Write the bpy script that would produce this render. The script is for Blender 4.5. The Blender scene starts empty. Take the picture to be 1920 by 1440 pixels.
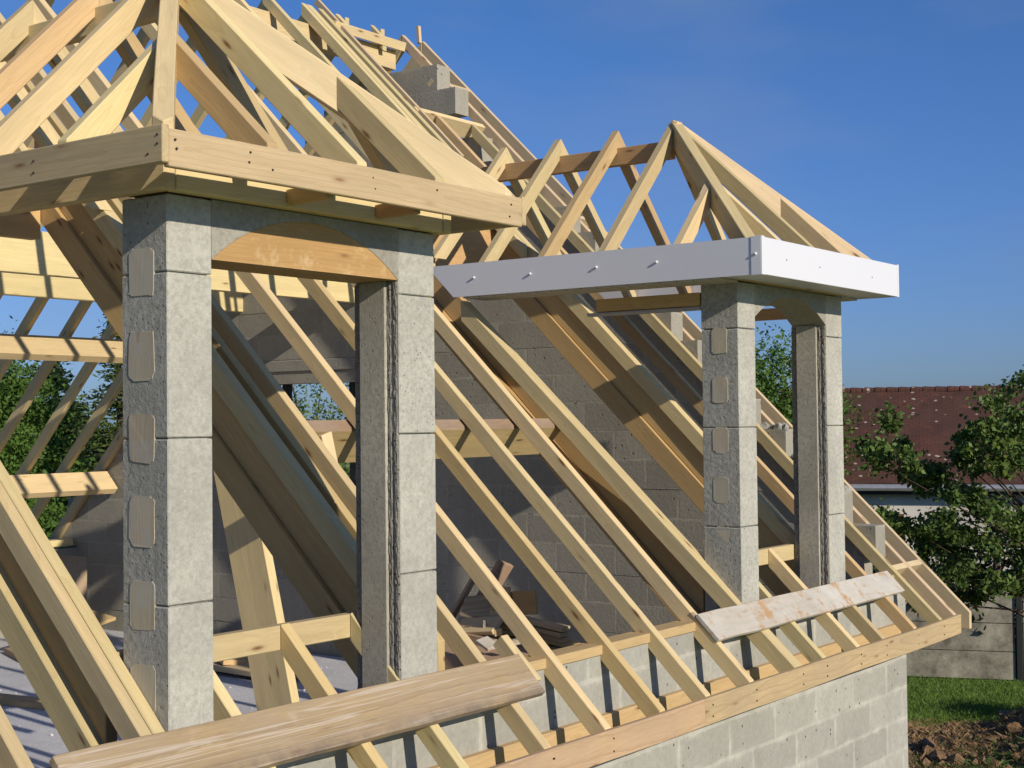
import bpy, bmesh, math, random
import numpy as np
from mathutils import Vector, Matrix, noise as mnoise

S = bpy.context.scene
C = S.collection
rad = math.radians

# ------------------------------------------------------------------ camera
cam_d = bpy.data.cameras.new("camera"); cam = bpy.data.objects.new("camera", cam_d); C.objects.link(cam)
right = Vector((0.59068233, -0.80683344, -0.01068561))
up = Vector((-0.01516057, -0.02433749, 0.99958884))
fwd = Vector((0.80676176, 0.59027746, 0.02660778))
m = Matrix((right, up, -fwd)).transposed().to_4x4()
cam.matrix_world = m
cam_d.sensor_width = 36.0
cam_d.lens = 2730.14 / 1920 * 36.0
cam_d.clip_start = 0.05
cam_d.clip_end = 3000
S.camera = cam

# ------------------------------------------------------------------ light
SUN = Vector((0.22, 1.0, -0.44)).normalized()          # direction the sunlight travels
elev = math.asin(-SUN.z)
az = math.atan2(-SUN.y, -SUN.x)                          # azimuth of the sun, ccw from +X
w = bpy.data.worlds.new("World"); S.world = w; w.use_nodes = True
nt = w.node_tree; nt.nodes.clear()
out = nt.nodes.new("ShaderNodeOutputWorld"); bg = nt.nodes.new("ShaderNodeBackground")
sky = nt.nodes.new("ShaderNodeTexSky"); sky.sky_type = 'NISHITA'; sky.sun_disc = False
sky.sun_elevation = elev; sky.sun_rotation = math.pi / 2 - az
sky.altitude = 100; sky.air_density = 1.0; sky.dust_density = 0.6; sky.ozone_density = 2.2
tc = nt.nodes.new("ShaderNodeTexCoord"); mp = nt.nodes.new("ShaderNodeMapping"); mp.inputs['Scale'].default_value = (3, 3, 9)
ns = nt.nodes.new("ShaderNodeTexNoise"); ns.inputs['Scale'].default_value = 1.3; ns.inputs['Detail'].default_value = 6
rp_ = nt.nodes.new("ShaderNodeValToRGB"); rp_.color_ramp.elements[0].position = 0.50; rp_.color_ramp.elements[1].position = 0.78
rp_.color_ramp.elements[0].color = (0, 0, 0, 1); rp_.color_ramp.elements[1].color = (0.35, 0.35, 0.35, 1)
mx = nt.nodes.new("ShaderNodeMix"); mx.data_type = 'RGBA'; mx.inputs[7].default_value = (2.6, 3.3, 4.6, 1)
nt.links.new(tc.outputs['Generated'], mp.inputs[0]); nt.links.new(mp.outputs[0], ns.inputs['Vector'])
nt.links.new(ns.outputs[0], rp_.inputs[0]); nt.links.new(rp_.outputs[0], mx.inputs[0])
tn = nt.nodes.new("ShaderNodeMix"); tn.data_type = 'RGBA'; tn.blend_type = 'MULTIPLY'; tn.inputs[0].default_value = 1; sx_ = nt.nodes.new("ShaderNodeSeparateXYZ"); nt.links.new(tc.outputs['Generated'], sx_.inputs[0])
gr_ = nt.nodes.new("ShaderNodeValToRGB"); gr_.color_ramp.elements[0].position = .06; gr_.color_ramp.elements[1].position = .30
gr_.color_ramp.elements[0].color = (.415, .59, .99, 1); gr_.color_ramp.elements[1].color = (.40, .67, 1.0, 1)
nt.links.new(sx_.outputs[2], gr_.inputs[0]); nt.links.new(gr_.outputs[0], tn.inputs[7])
bs_ = nt.nodes.new("ShaderNodeMix"); bs_.data_type = 'RGBA'; bs_.blend_type = 'MULTIPLY'; bs_.inputs[0].default_value = 1; bs_.inputs[7].default_value = (.98, 1.01, 1.13, 1)
nt.links.new(sky.outputs[0], bs_.inputs[6]); nt.links.new(bs_.outputs[2], tn.inputs[6]); nt.links.new(tn.outputs[2], mx.inputs[6])
nt.links.new(mx.outputs[2], bg.inputs[0]); nt.links.new(bg.outputs[0], out.inputs[0])
bg.inputs[1].default_value = 0.092
sl = bpy.data.lights.new("sun", 'SUN'); sl.energy = 4.8; sl.angle = rad(0.5); sl.color = (1.0, 0.905, 0.75)
so = bpy.data.objects.new("sun", sl); C.objects.link(so)
so.rotation_euler = SUN.to_track_quat('-Z', 'Y').to_euler(); so.location = (-3, -20, 12)
S.view_settings.view_transform = 'Standard'; S.view_settings.look = 'None'
S.view_settings.exposure = 0.0; S.view_settings.gamma = 1.0

# ------------------------------------------------------------------ materials
class N:
    def __init__(s, name):
        s.m = bpy.data.materials.new(name); s.m.use_nodes = True
        s.t = s.m.node_tree; s.b = s.t.nodes['Principled BSDF']; s.b.inputs['Roughness'].default_value = 0.8
        s.b.inputs['Specular IOR Level'].default_value = 0.25
    def n(s, ty, **kw):
        x = s.t.nodes.new('ShaderNode' + ty)
        for k, v in kw.items():
            if k.startswith('i_'):
                k = k[2:]; k = int(k) if k.isdigit() else k.replace('_', ' ')
                x.inputs[k].default_value = v
            else: setattr(x, k, v)
        return x
    def l(s, a, b): s.t.links.new(a, b)
    def coord(s, scale=(1, 1, 1), rnd=0.0, kind='Object'):
        t = s.n('TexCoord'); mp = s.n('Mapping'); mp.inputs['Scale'].default_value = scale
        src = t.outputs[kind]
        if rnd:
            oi = s.n('ObjectInfo'); mu = s.n('Math', operation='MULTIPLY'); s.l(oi.outputs['Random'], mu.inputs[0]); mu.inputs[1].default_value = rnd
            cb = s.n('CombineXYZ'); s.l(mu.outputs[0], cb.inputs[0]); s.l(mu.outputs[0], cb.inputs[1]); s.l(mu.outputs[0], cb.inputs[2])
            s.l(cb.outputs[0], mp.inputs['Location'])
        s.l(src, mp.inputs['Vector']); return mp.outputs[0]
    def noise(s, vec, scale, detail=4, rough=.55, dist=0):
        x = s.n('TexNoise'); x.inputs['Scale'].default_value = scale; x.inputs['Detail'].default_value = detail
        x.inputs['Roughness'].default_value = rough; x.inputs['Distortion'].default_value = dist
        if vec is not None: s.l(vec, x.inputs['Vector'])
        return x.outputs[0]
    def ramp(s, fac, stops):
        r = s.n('ValToRGB'); e = r.color_ramp.elements
        while len(e) < len(stops): e.new(0.5)
        for i, (p, c) in enumerate(stops):
            e[i].position = p; e[i].color = (c, c, c, 1) if isinstance(c, (int, float)) else (*c, 1)
        s.l(fac, r.inputs[0]); return r.outputs[0]
    def mix(s, fac, a, b, blend='MIX'):
        x = s.n('Mix', data_type='RGBA', blend_type=blend)
        for i, v in ((0, fac), (6, a), (7, b)):
            if isinstance(v, (int, float)): x.inputs[i].default_value = v
            elif isinstance(v, tuple): x.inputs[i].default_value = (*v, 1)
            else: s.l(v, x.inputs[i])
        return x.outputs[2]
    def bump(s, h, strength=.3, dist=.01):
        b = s.n('Bump'); b.inputs['Strength'].default_value = strength; b.inputs['Distance'].default_value = dist
        s.l(h, b.inputs['Height']); s.l(b.outputs[0], s.b.inputs['Normal'])
    def col(s, c):
        if isinstance(c, tuple): s.b.inputs['Base Color'].default_value = (*c, 1)
        else: s.l(c, s.b.inputs['Base Color'])

def wood(name, light, dark, knot=(.20, .10, .04), ring=22, grey=None, greyamt=0, contrast=.55, stain=None, rough=.75, tint=.16, wander=.16, streak=None):
    k = N(name)
    co = k.coord((1, 1, 1), 37.0)
    lc = k.coord((1, 1, 1))
    # wandering growth-ring centre
    st = k.n('Mapping'); st.inputs['Scale'].default_value = (.9, 1.2, 1.2); k.l(co, st.inputs[0])
    nz = k.n('TexNoise'); nz.inputs['Scale'].default_value = 1.1; nz.inputs['Detail'].default_value = 2.5; k.l(st.outputs[0], nz.inputs['Vector'])
    sb = k.n('VectorMath', operation='SUBTRACT'); k.l(nz.outputs['Color'], sb.inputs[0]); sb.inputs[1].default_value = (.5, .5, .5)
    sc = k.n('VectorMath', operation='SCALE'); k.l(sb.outputs[0], sc.inputs[0]); sc.inputs['Scale'].default_value = wander
    ad = k.n('VectorMath', operation='ADD'); k.l(lc, ad.inputs[0]); k.l(sc.outputs[0], ad.inputs[1])
    oi = k.n('ObjectInfo'); mr = k.n('MapRange'); mr.inputs['To Min'].default_value = -.06; mr.inputs['To Max'].default_value = .06; k.l(oi.outputs['Random'], mr.inputs[0])
    cb = k.n('CombineXYZ'); k.l(mr.outputs[0], cb.inputs[1]); cb.inputs[2].default_value = .05
    ad2 = k.n('VectorMath', operation='ADD'); k.l(ad.outputs[0], ad2.inputs[0]); k.l(cb.outputs[0], ad2.inputs[1])
    wv = k.n('TexWave', wave_type='RINGS', rings_direction='X', wave_profile='SAW'); wv.inputs['Scale'].default_value = ring
    wv.inputs['Distortion'].default_value = 1.2; wv.inputs['Detail'].default_value = 3; wv.inputs['Detail Scale'].default_value = 1.5
    k.l(ad2.outputs[0], wv.inputs['Vector'])
    fm = k.n('Mapping'); fm.inputs['Scale'].default_value = (2.5, 60, 60); k.l(co, fm.inputs[0])
    fib = k.noise(fm.outputs[0], 4, 4, .6)
    sm = k.n('Mapping'); sm.inputs['Scale'].default_value = (.9, 9, 9); k.l(co, sm.inputs[0])
    strk = k.noise(sm.outputs[0], 2, 4, .6)
    f1 = k.ramp(wv.outputs[0], [(0.0, 0.0), (.75, .25), (1.0, 1.0)])
    a = k.n('Math', operation='MULTIPLY'); k.l(f1, a.inputs[0]); a.inputs[1].default_value = contrast
    c1 = k.mix(a.outputs[0], light, dark)
    c2 = k.mix(k.ramp(fib, [(.35, 0.0), (.7, .6)]), c1, dark)
    c3 = k.mix(k.ramp(strk, [(.35, 0.0), (.8, .6)]), c2, tuple(x * .62 for x in light))
    # knots
    km = k.n('Mapping'); km.inputs['Scale'].default_value = (4.2, 17, 17); k.l(co, km.inputs[0])
    vo = k.n('TexVoronoi'); vo.inputs['Scale'].default_value = 1.0; k.l(km.outputs[0], vo.inputs['Vector'])
    kd = k.ramp(vo.outputs['Distance'], [(.05, 1.0), (.10, .7), (.15, .2), (.24, 0.0)])
    sepc = k.n('SeparateColor'); k.l(vo.outputs['Color'], sepc.inputs[0])
    kk = k.ramp(sepc.outputs[0], [(.5, 0.0), (.54, 1.0)])
    km2 = k.n('Math', operation='MULTIPLY'); k.l(kd, km2.inputs[0]); k.l(kk, km2.inputs[1])
    c4 = k.mix(km2.outputs[0], c3, knot)
    if grey:
        gn = k.noise(co, 2.2, 5, .65)
        g1 = k.ramp(gn, [(.35, 0.0), (.65, 1.0)]); gm = k.n('Math', operation='MULTIPLY'); k.l(g1, gm.inputs[0]); gm.inputs[1].default_value = greyamt
        c4 = k.mix(gm.outputs[0], c4, grey)
    if stain:
        s1 = k.ramp(k.noise(co, 7, 6, .75), [(.52, 0.0), (.62, 1.0)])
        c4 = k.mix(s1, c4, stain)
    if streak:
        lm = k.n('Mapping'); lm.inputs['Scale'].default_value = (.35, 16, 16); k.l(co, lm.inputs[0])
        ln = k.noise(lm.outputs[0], 1.6, 3, .5, .3)
        c4 = k.mix(k.ramp(ln, [(.475, 0.0), (.5, .65), (.525, 0.0)]), c4, streak)
        c4 = k.mix(k.ramp(k.noise(co, 5, 5, .7), [(.62, 0.0), (.78, .4)]), c4, streak)
        se = k.n('SeparateXYZ'); k.l(lc, se.inputs[0])
        ed = k.n('MapRange'); ed.inputs['From Min'].default_value = -.12; ed.inputs['From Max'].default_value = -.19; k.l(se.outputs[1], ed.inputs[0])
        ed2 = k.n('Math', operation='MULTIPLY'); k.l(ed.outputs[0], ed2.inputs[0]); k.l(k.ramp(k.noise(co, 6, 5, .7), [(.35, .1), (.6, .85)]), ed2.inputs[1])
        c4 = k.mix(ed2.outputs[0], c4, (.16, .125, .105))
    mr2 = k.n('MapRange'); mr2.inputs['To Min'].default_value = 1 - tint; mr2.inputs['To Max'].default_value = 1 + tint * .6; k.l(oi.outputs['Random'], mr2.inputs[0])
    h = k.n('HueSaturation'); k.l(c4, h.inputs['Color']); k.l(mr2.outputs[0], h.inputs['Value'])
    m3 = k.n('Math', operation='MULTIPLY_ADD'); k.l(oi.outputs['Random'], m3.inputs[0]); m3.inputs[1].default_value = 17.3; m3.inputs[2].default_value = 0
    fr = k.n('Math', operation='FRACT'); k.l(m3.outputs[0], fr.inputs[0])
    mr3 = k.n('MapRange'); mr3.inputs['To Min'].default_value = .490; mr3.inputs['To Max'].default_value = .508; k.l(fr.outputs[0], mr3.inputs[0]); k.l(mr3.outputs[0], h.inputs['Hue'])
    k.col(h.outputs[0]); k.b.inputs['Roughness'].default_value = rough
    k.bump(k.mix(.5, fib, wv.outputs[0]), .4, .002)
    return k.m

M = {}
M['pine'] = wood('pine_fresh', (.69, .555, .305), (.55, .42, .20), tint=.24, contrast=.65)
M['pine2'] = wood('pine_orange', (.63, .46, .235), (.48, .325, .145))
M['pale'] = wood('pine_pale', (.78, .62, .38), (.66, .49, .27), contrast=.5, tint=.06, ring=12)
M['fascia'] = wood('pine_fascia', (.56, .44, .255), (.42, .31, .165), ring=20, contrast=.65, wander=.07, tint=.05)
M['eave'] = wood('pine_eave', (.56, .405, .235), (.36, .235, .12), ring=11, contrast=.8, grey=(.34, .25, .17), greyamt=.5, tint=.04)
M['verge'] = wood('pine_verge', (.62, .485, .30), (.52, .385, .225), contrast=.4, tint=.05)
M['plank'] = wood('scaffold_plank', (.43, .315, .18), (.25, .17, .095), ring=13, contrast=.85, grey=(.34, .28, .22), greyamt=.45, tint=.02, wander=.05, streak=(.52, .45, .38))
M['white_plank'] = wood('limewashed_plank', (.50, .455, .385), (.36, .32, .26), ring=10, contrast=.4, grey=(.56, .54, .49), greyamt=.8, stain=(.42, .27, .14), tint=.02, knot=(.35, .22, .12))
M['bark'] = wood('rough_sawn', (.42, .29, .18), (.29, .19, .115), contrast=.7, grey=(.40, .31, .23), greyamt=.6)
M['bark_top'] = wood('waney_edge', (.33, .215, .145), (.22, .135, .09), contrast=.8, grey=(.36, .27, .21), greyamt=.7)
M['formwork'] = wood('formwork_board', (.52, .325, .135), (.37, .215, .08), contrast=.6, stain=(.52, .36, .19), tint=.03)
M['brown_bounce_wood'] = wood('brown_timber_with_bounce', (.62, .415, .19), (.46, .285, .115), contrast=.6, tint=.2)  # brown timber; warm bounce light on the shaded trimmers is mixed into this colour

def concrete(name, c, speck=1.0, bumpd=.004, bs=.5, dirt=.25, scale=1, rnd=0.0, fine=60):
    k = N(name); co = k.coord((scale,) * 3, rnd)
    big = k.noise(co, 3.0, 6, .6); fin = k.noise(co, fine, 5, .7)
    v = k.n('TexVoronoi'); v.inputs['Scale'].default_value = 75; k.l(co, v.inputs['Vector'])
    sp = k.n('SeparateColor'); k.l(v.outputs['Color'], sp.inputs[0])
    vd = k.ramp(v.outputs['Distance'], [(.18, 1.0), (.32, 0.0)])
    lt = k.ramp(sp.outputs[0], [(.86, 0.0), (.88, 1.0)]); dk = k.ramp(sp.outputs[1], [(.80, 0.0), (.83, 1.0)])
    ml = k.n('Math', operation='MULTIPLY'); k.l(vd, ml.inputs[0]); k.l(lt, ml.inputs[1])
    md = k.n('Math', operation='MULTIPLY'); k.l(vd, md.inputs[0]); k.l(dk, md.inputs[1])
    ml2 = k.n('Math', operation='MULTIPLY'); k.l(ml.outputs[0], ml2.inputs[0]); ml2.inputs[1].default_value = .17 * speck
    md2 = k.n('Math', operation='MULTIPLY'); k.l(md.outputs[0], md2.inputs[0]); md2.inputs[1].default_value = .6 * speck
    base = k.mix(k.ramp(big, [(.3, 0.0), (.7, 1.0)]), tuple(x * (1 - dirt) for x in c), tuple(min(1, x * 1.08) for x in c))
    c1 = k.mix(k.ramp(fin, [(.36, .6), (.60, 0.0)]), base, tuple(x * .55 for x in c))
    c2 = k.mix(ml2.outputs[0], c1, (.8, .79, .74)); c3 = k.mix(md2.outputs[0], c2, (.10, .09, .08))
    k.col(c3); k.b.inputs['Roughness'].default_value = .92
    hh = k.n('Math', operation='SUBTRACT'); k.l(fin, hh.inputs[0]); k.l(md.outputs[0], hh.inputs[1])
    k.bump(hh.outputs[0], bs, bumpd)
    return k.m
M['block'] = concrete('pillar_block', (.47, .455, .40), bumpd=.006, bs=.7)
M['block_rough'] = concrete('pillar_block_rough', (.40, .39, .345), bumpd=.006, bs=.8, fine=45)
M['cast'] = concrete('cast_concrete', (.44, .41, .335), speck=.5, bumpd=.003)
M['infill'] = wood('board_marked_cement', (.50, .43, .30), (.36, .30, .20), contrast=.8, grey=(.38,.36,.31), greyamt=.8, stain=(.40, .37, .31), knot=(.2, .15, .1), tint=.06)
M['groove'] = concrete('broken_block_edge', (.29, .27, .235), bumpd=.02, bs=1.0, fine=28)
M['lintel'] = concrete('lintel_concrete', (.36, .34, .29), speck=.7, bumpd=.006, bs=.7)
M['slab'] = concrete('slab_concrete', (.60, .60, .63), speck=.4, dirt=.2, bumpd=.002)

def blockwall(name, axis, rowh, zoff, xoff, c, mortar, length=.5, warp=.012, msize=.012, smear=.5):
    k = N(name); t = k.n('TexCoord'); sp = k.n('SeparateXYZ'); k.l(t.outputs['Object'], sp.inputs[0])
    cb = k.n('CombineXYZ'); k.l(sp.outputs[axis], cb.inputs[0]); k.l(sp.outputs[2], cb.inputs[1])
    co = t.outputs['Object']
    wn = k.n('TexNoise'); wn.inputs['Scale'].default_value = 9; wn.inputs['Detail'].default_value = 4; k.l(co, wn.inputs['Vector'])
    s0 = k.n('VectorMath', operation='SUBTRACT'); k.l(wn.outputs['Color'], s0.inputs[0]); s0.inputs[1].default_value = (.5, .5, .5)
    s1 = k.n('VectorMath', operation='SCALE'); k.l(s0.outputs[0], s1.inputs[0]); s1.inputs['Scale'].default_value = warp * 2
    ad = k.n('VectorMath', operation='ADD'); k.l(cb.outputs[0], ad.inputs[0]); k.l(s1.outputs[0], ad.inputs[1])
    of = k.n('VectorMath', operation='ADD'); k.l(ad.outputs[0], of.inputs[0]); of.inputs[1].default_value = (xoff, zoff, 0)
    br = k.n('TexBrick'); br.offset = .5; br.offset_frequency = 2; br.squash = 1
    br.inputs['Scale'].default_value = 1; br.inputs['Brick Width'].default_value = length; br.inputs['Row Height'].default_value = rowh
    br.inputs['Mortar Size'].default_value = msize; br.inputs['Mortar Smooth'].default_value = .4; br.inputs['Bias'].default_value = 0
    br.inputs['Color1'].default_value = (0, 0, 0, 1); br.inputs['Color2'].default_value = (1, 1, 1, 1); br.inputs['Mortar'].default_value = (.5, .5, .5, 1)
    k.l(of.outputs[0], br.inputs['Vector'])
    big = k.noise(co, 1.7, 6, .6); fin = k.noise(co, 45, 5, .7); mid = k.noise(co, 7, 5, .65)
    cc = k.mix(k.ramp(br.outputs['Color'], [(0, 0.0), (1, 1.0)]), tuple(x * .80 for x in c), tuple(x * 1.1 for x in c))
    cc = k.mix(k.ramp(big, [(.3, 0.0), (.75, .5)]), cc, tuple(x * .75 for x in c))
    cc = k.mix(k.ramp(fin, [(.3, .4), (.6, 0.0)]), cc, tuple(x * .5 for x in c))
    fm = k.ramp(br.outputs['Fac'], [(.0, 0.0), (.6, 1.0)])
    sm = k.ramp(mid, [(.48, 0.0), (.62, smear)])
    # mortar smeared beyond the joint: a wider joint test
    br2 = k.n('TexBrick'); br2.offset = .5; br2.offset_frequency = 2
    for a_, b_ in (('Scale', 1), ('Brick Width', length), ('Row Height', rowh), ('Mortar Size', msize * 3.2), ('Mortar Smooth', 1.0), ('Bias', 0)): br2.inputs[a_].default_value = b_
    k.l(of.outputs[0], br2.inputs['Vector'])
    mu = k.n('Math', operation='MULTIPLY'); k.l(br2.outputs['Fac'], mu.inputs[0]); k.l(sm, mu.inputs[1])
    mx_ = k.n('Math', operation='MAXIMUM'); k.l(mu.outputs[0], mx_.inputs[0])
    fm2 = k.n('Math', operation='MULTIPLY'); k.l(fm, fm2.inputs[0]); k.l(k.ramp(mid, [(.35, .1), (.6, .9)]), fm2.inputs[1]); k.l(fm2.outputs[0], mx_.inputs[1])
    cc = k.mix(mx_.outputs[0], cc, mortar)
    v = k.n('TexVoronoi'); v.inputs['Scale'].default_value = 22; k.l(co, v.inputs['Vector'])
    sp2 = k.n('SeparateColor'); k.l(v.outputs['Color'], sp2.inputs[0])
    h1 = k.ramp(v.outputs['Distance'], [(.10, 1.0), (.2, 0.0)]); h2 = k.ramp(sp2.outputs[0], [(.82, 0.0), (.84, 1.0)])
    ho = k.n('Math', operation='MULTIPLY'); k.l(h1, ho.inputs[0]); k.l(h2, ho.inputs[1])
    cc = k.mix(ho.outputs[0], cc, (.07, .065, .06))
    stn = k.n('Mapping'); stn.inputs['Scale'].default_value = (1.6, 1.6, .7); k.l(co, stn.inputs[0])
    cc = k.mix(k.ramp(k.noise(stn.outputs[0], 2.4, 6, .7), [(.45, 0.0), (.7, .45)]), cc, tuple(x * .62 for x in c))
    k.col(cc); k.b.inputs['Roughness'].default_value = .93
    hh = k.n('Math', operation='MULTIPLY_ADD'); k.l(mx_.outputs[0], hh.inputs[0]); hh.inputs[1].default_value = -.5; k.l(fin, hh.inputs[2])
    h3 = k.n('Math', operation='SUBTRACT'); k.l(hh.outputs[0], h3.inputs[0]); k.l(ho.outputs[0], h3.inputs[1])
    k.bump(h3.outputs[0], .6, .005)
    return k.m
M['wall_front'] = blockwall('front_blockwork', 0, .186, 1.651, -7.157 + 7.5, (.385, .375, .33), (.46, .445, .39), smear=.8)
M['wall_gable'] = blockwall('gable_blockwork', 1, .20, 3.26, .1, (.35, .325, .27), (.37, .345, .285), msize=.009, smear=.35)

def plain(name, c, r=.5, sp=.4, metal=0, nz=0):
    k = N(name)
    if nz:
        f = k.noise(k.coord(), nz, 5, .6); k.col(k.mix(k.ramp(f, [(.3, 0.0), (.7, 1.0)]), tuple(x * .8 for x in c), c))
    else: k.col(c)
    k.b.inputs['Roughness'].default_value = r; k.b.inputs['Specular IOR Level'].default_value = sp; k.b.inputs['Metallic'].default_value = metal
    return k.m
M['pvc'] = plain('white_pvc', (.66, .66, .70), .4, .5)
M['screw'] = plain('screw_cap', (.75, .75, .75), .3, .6)
M['nail'] = plain('nail_steel', (.06, .05, .045), .5, .5, .6)
M['zinc'] = plain('grey_zinc', (.42, .42, .44), .45, .5, .5, nz=8)
M['trunk'] = plain('bark', (.085, .065, .045), .9, .1, nz=14)
M['iron'] = plain('painted_post', (.02, .022, .02), .6, .3)
# grooved soffit
k = N('soffit_lining'); wv = k.n('TexWave', bands_direction='X', wave_profile='SAW'); wv.inputs['Scale'].default_value = 3.3
k.l(k.coord((1, 1, 1)), wv.inputs['Vector']); k.col(k.mix(k.ramp(wv.outputs[0], [(0, 1.0), (.06, 0.0), (.97, 0.0), (1, 1.0)]), (.50, .46, .38), (.16, .13, .10)))
M['soffit'] = k.m

# ------------------------------------------------------------------ mesh helpers
def tag(o, label=None, cat=None, group=None, kind=None):
    if label: o['label'] = label
    if cat: o['category'] = cat
    if group: o['group'] = group
    if kind: o['kind'] = kind
    return o
def empty(name, loc, label=None, cat=None, group=None):
    o = bpy.data.objects.new(name, None); C.objects.link(o); o.location = loc; o.empty_display_size = .2
    return tag(o, label, cat, group)
def link(name, bm, mats, parent=None, smooth=False, mat_world=None):
    me = bpy.data.meshes.new(name); bm.normal_update(); bm.to_mesh(me); bm.free()
    for mm in (mats if isinstance(mats, (list, tuple)) else [mats]): me.materials.append(mm)
    if smooth:
        for p in me.polygons: p.use_smooth = True
    o = bpy.data.objects.new(name, me); C.objects.link(o)
    if mat_world is not None: o.matrix_world = mat_world
    if parent is not None:
        o.parent = parent; pw = Matrix.Translation(parent_world(parent)) if parent.type == 'EMPTY' else parent.matrix_world.copy()
        o.matrix_parent_inverse = pw.inverted()
    return o
def parent_world(p): return p.location
def bbox(bm, a, b, mi=0, bev=0.0):
    x0, y0, z0 = a; x1, y1, z1 = b
    vs = [bm.verts.new(p) for p in ((x0, y0, z0), (x1, y0, z0), (x1, y1, z0), (x0, y1, z0), (x0, y0, z1), (x1, y0, z1), (x1, y1, z1), (x0, y1, z1))]
    fs = [bm.faces.new([vs[i] for i in q]) for q in ((3, 2, 1, 0), (4, 5, 6, 7), (0, 1, 5, 4), (1, 2, 6, 5), (2, 3, 7, 6), (3, 0, 4, 7))]
    for f in fs: f.material_index = mi
    if bev:
        es = list({e for f in fs for e in f.edges})
        bmesh.ops.bevel(bm, geom=es, offset=bev, segments=1, affect='EDGES', profile=.5)
    return fs
rng = random.Random(5)
def timber(name, a, b, w, d, mat, parent, up=None, side=None, cuts=(), bev=.003, label=None, wob=.0022, topmat=None):
    """a,b: centre of the top face at both ends; w across, d deep (below the top face)."""
    a = Vector(a); b = Vector(b); x = (b - a); L = x.length; x.normalize()
    if side is not None:
        y = Vector(side); y = (y - x * y.dot(x)).normalized(); z = x.cross(y)
        if z.z < 0: y = -y; z = -z
    else:
        z = Vector(up if up else (0, 0, 1)); z = (z - x * z.dot(x)).normalized(); y = z.cross(x)
    mw = Matrix((x, y, z)).transposed().to_4x4(); mw.translation = a
    bm = bmesh.new()
    bbox(bm, (0, -w / 2, -d), (L, w / 2, 0))
    inv = mw.inverted()
    for p, n in cuts:                                    # remove what lies on the side n points to
        lp = inv @ Vector(p); ln = (inv.to_3x3() @ Vector(n)).normalized()
        r = bmesh.ops.bisect_plane(bm, geom=bm.verts[:] + bm.edges[:] + bm.faces[:], plane_co=lp, plane_no=ln, clear_outer=True)
        eds = [e for e in bm.edges if e.is_boundary]
        if eds: bmesh.ops.holes_fill(bm, edges=eds)
    bmesh.ops.bevel(bm, geom=bm.edges[:], offset=bev, segments=1, affect='EDGES', profile=.6)
    if L > 1.2:
        n = int(L / .35)
        for i in range(1, n):
            bmesh.ops.bisect_plane(bm, geom=bm.verts[:] + bm.edges[:] + bm.faces[:], plane_co=(L * i / n, 0, 0), plane_no=(1, 0, 0))
        o1 = rng.random() * 50
        for v in bm.verts:
            t = v.co.x * 1.1 + o1
            v.co.y += mnoise.noise(Vector((t, 0, 3))) * wob * 2; v.co.z += mnoise.noise(Vector((t, 7, 1))) * wob
    bmesh.ops.recalc_face_normals(bm, faces=bm.faces[:])
    if topmat:
        for f in bm.faces:
            if f.normal.z > .5: f.material_index = 1
        mat = [mat, topmat]
    o = link(name, bm, mat, parent, mat_world=mw)
    if label: o['label'] = label
    return o
def disc(bm, c, n, r, h=.002, seg=8, mi=0, dome=False):
    c = Vector(c); n = Vector(n).normalized(); q = n.to_track_quat('Z', 'Y').to_matrix().to_4x4(); q.translation = c + n * h * .5
    if dome: g = bmesh.ops.create_uvsphere(bm, u_segments=10, v_segments=6, radius=r, matrix=q)
    else: g = bmesh.ops.create_cone(bm, cap_ends=True, segments=seg, radius1=r, radius2=r * .8, depth=h, matrix=q)
    for f in {f for v in g['verts'] for f in v.link_faces}: f.material_index = mi
def one_disc(name, c, n, r, h, mat, parent, dome=False):
    bm = bmesh.new(); disc(bm, c, n, r, h, dome=dome); return link(name, bm, mat, parent)
def tube(bm, pts, r0, r1, seg=7):
    rings = []
    for i, p in enumerate(pts):
        p = Vector(p); t = i / (len(pts) - 1); r = r0 + (r1 - r0) * t
        d = (Vector(pts[min(i + 1, len(pts) - 1)]) - Vector(pts[max(i - 1, 0)])).normalized()
        s = d.orthogonal().normalized(); u = d.cross(s)
        rings.append([bm.verts.new(p + (s * math.cos(a) + u * math.sin(a)) * r) for a in [2 * math.pi * j / seg for j in range(seg)]])
    for A, B in zip(rings, rings[1:]):
        best = min(range(seg), key=lambda o: (A[0].co - B[o].co).length)
        for j in range(seg): bm.faces.new((A[j], A[(j + 1) % seg], B[(j + 1 + best) % seg], B[(j + best) % seg]))
    bm.faces.new(rings[0][::-1]); bm.faces.new(rings[-1])

# ------------------------------------------------------------------ the place in numbers (metres, camera at the origin)
GZ = -4.3                      # ground
YW = 3.39                      # outer face of the front wall and of both dormers
TP = math.tan(rad(44.5)); CP = math.cos(rad(44.5)); SP = math.sin(rad(44.5))
ZR = -0.915
RY = 7.47; RZ = ZR + TP * (RY - YW)
XG0, XG1 = 8.58, 8.735         # far gable wall
def zf(y): return ZR + TP * (y - YW)
def zb(y): return RZ - TP * (y - RY)
XL = -1.6

house = empty('unfinished_house', (4, YW, GZ), 'unfinished grey block house with an open pine roof frame and two concrete dormers', 'house')

# ------------------------------------------------------------------ walls and slab
bm = bmesh.new(); bbox(bm, (XL, YW, GZ - .3), (XG1, YW + .2, -.99)); link('front_wall', bm, M['wall_front'], house)
bm = bmesh.new(); bbox(bm, (XL, 11.32, GZ - .3), (XG1, 11.52, -1.12)); link('rear_wall', bm, M['wall_gable'], house)
bm = bmesh.new(); bbox(bm, (XL, YW + .2, -2.05), (XG0, 11.32, -1.85)); link('floor_slab', bm, M['slab'], house)
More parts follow.
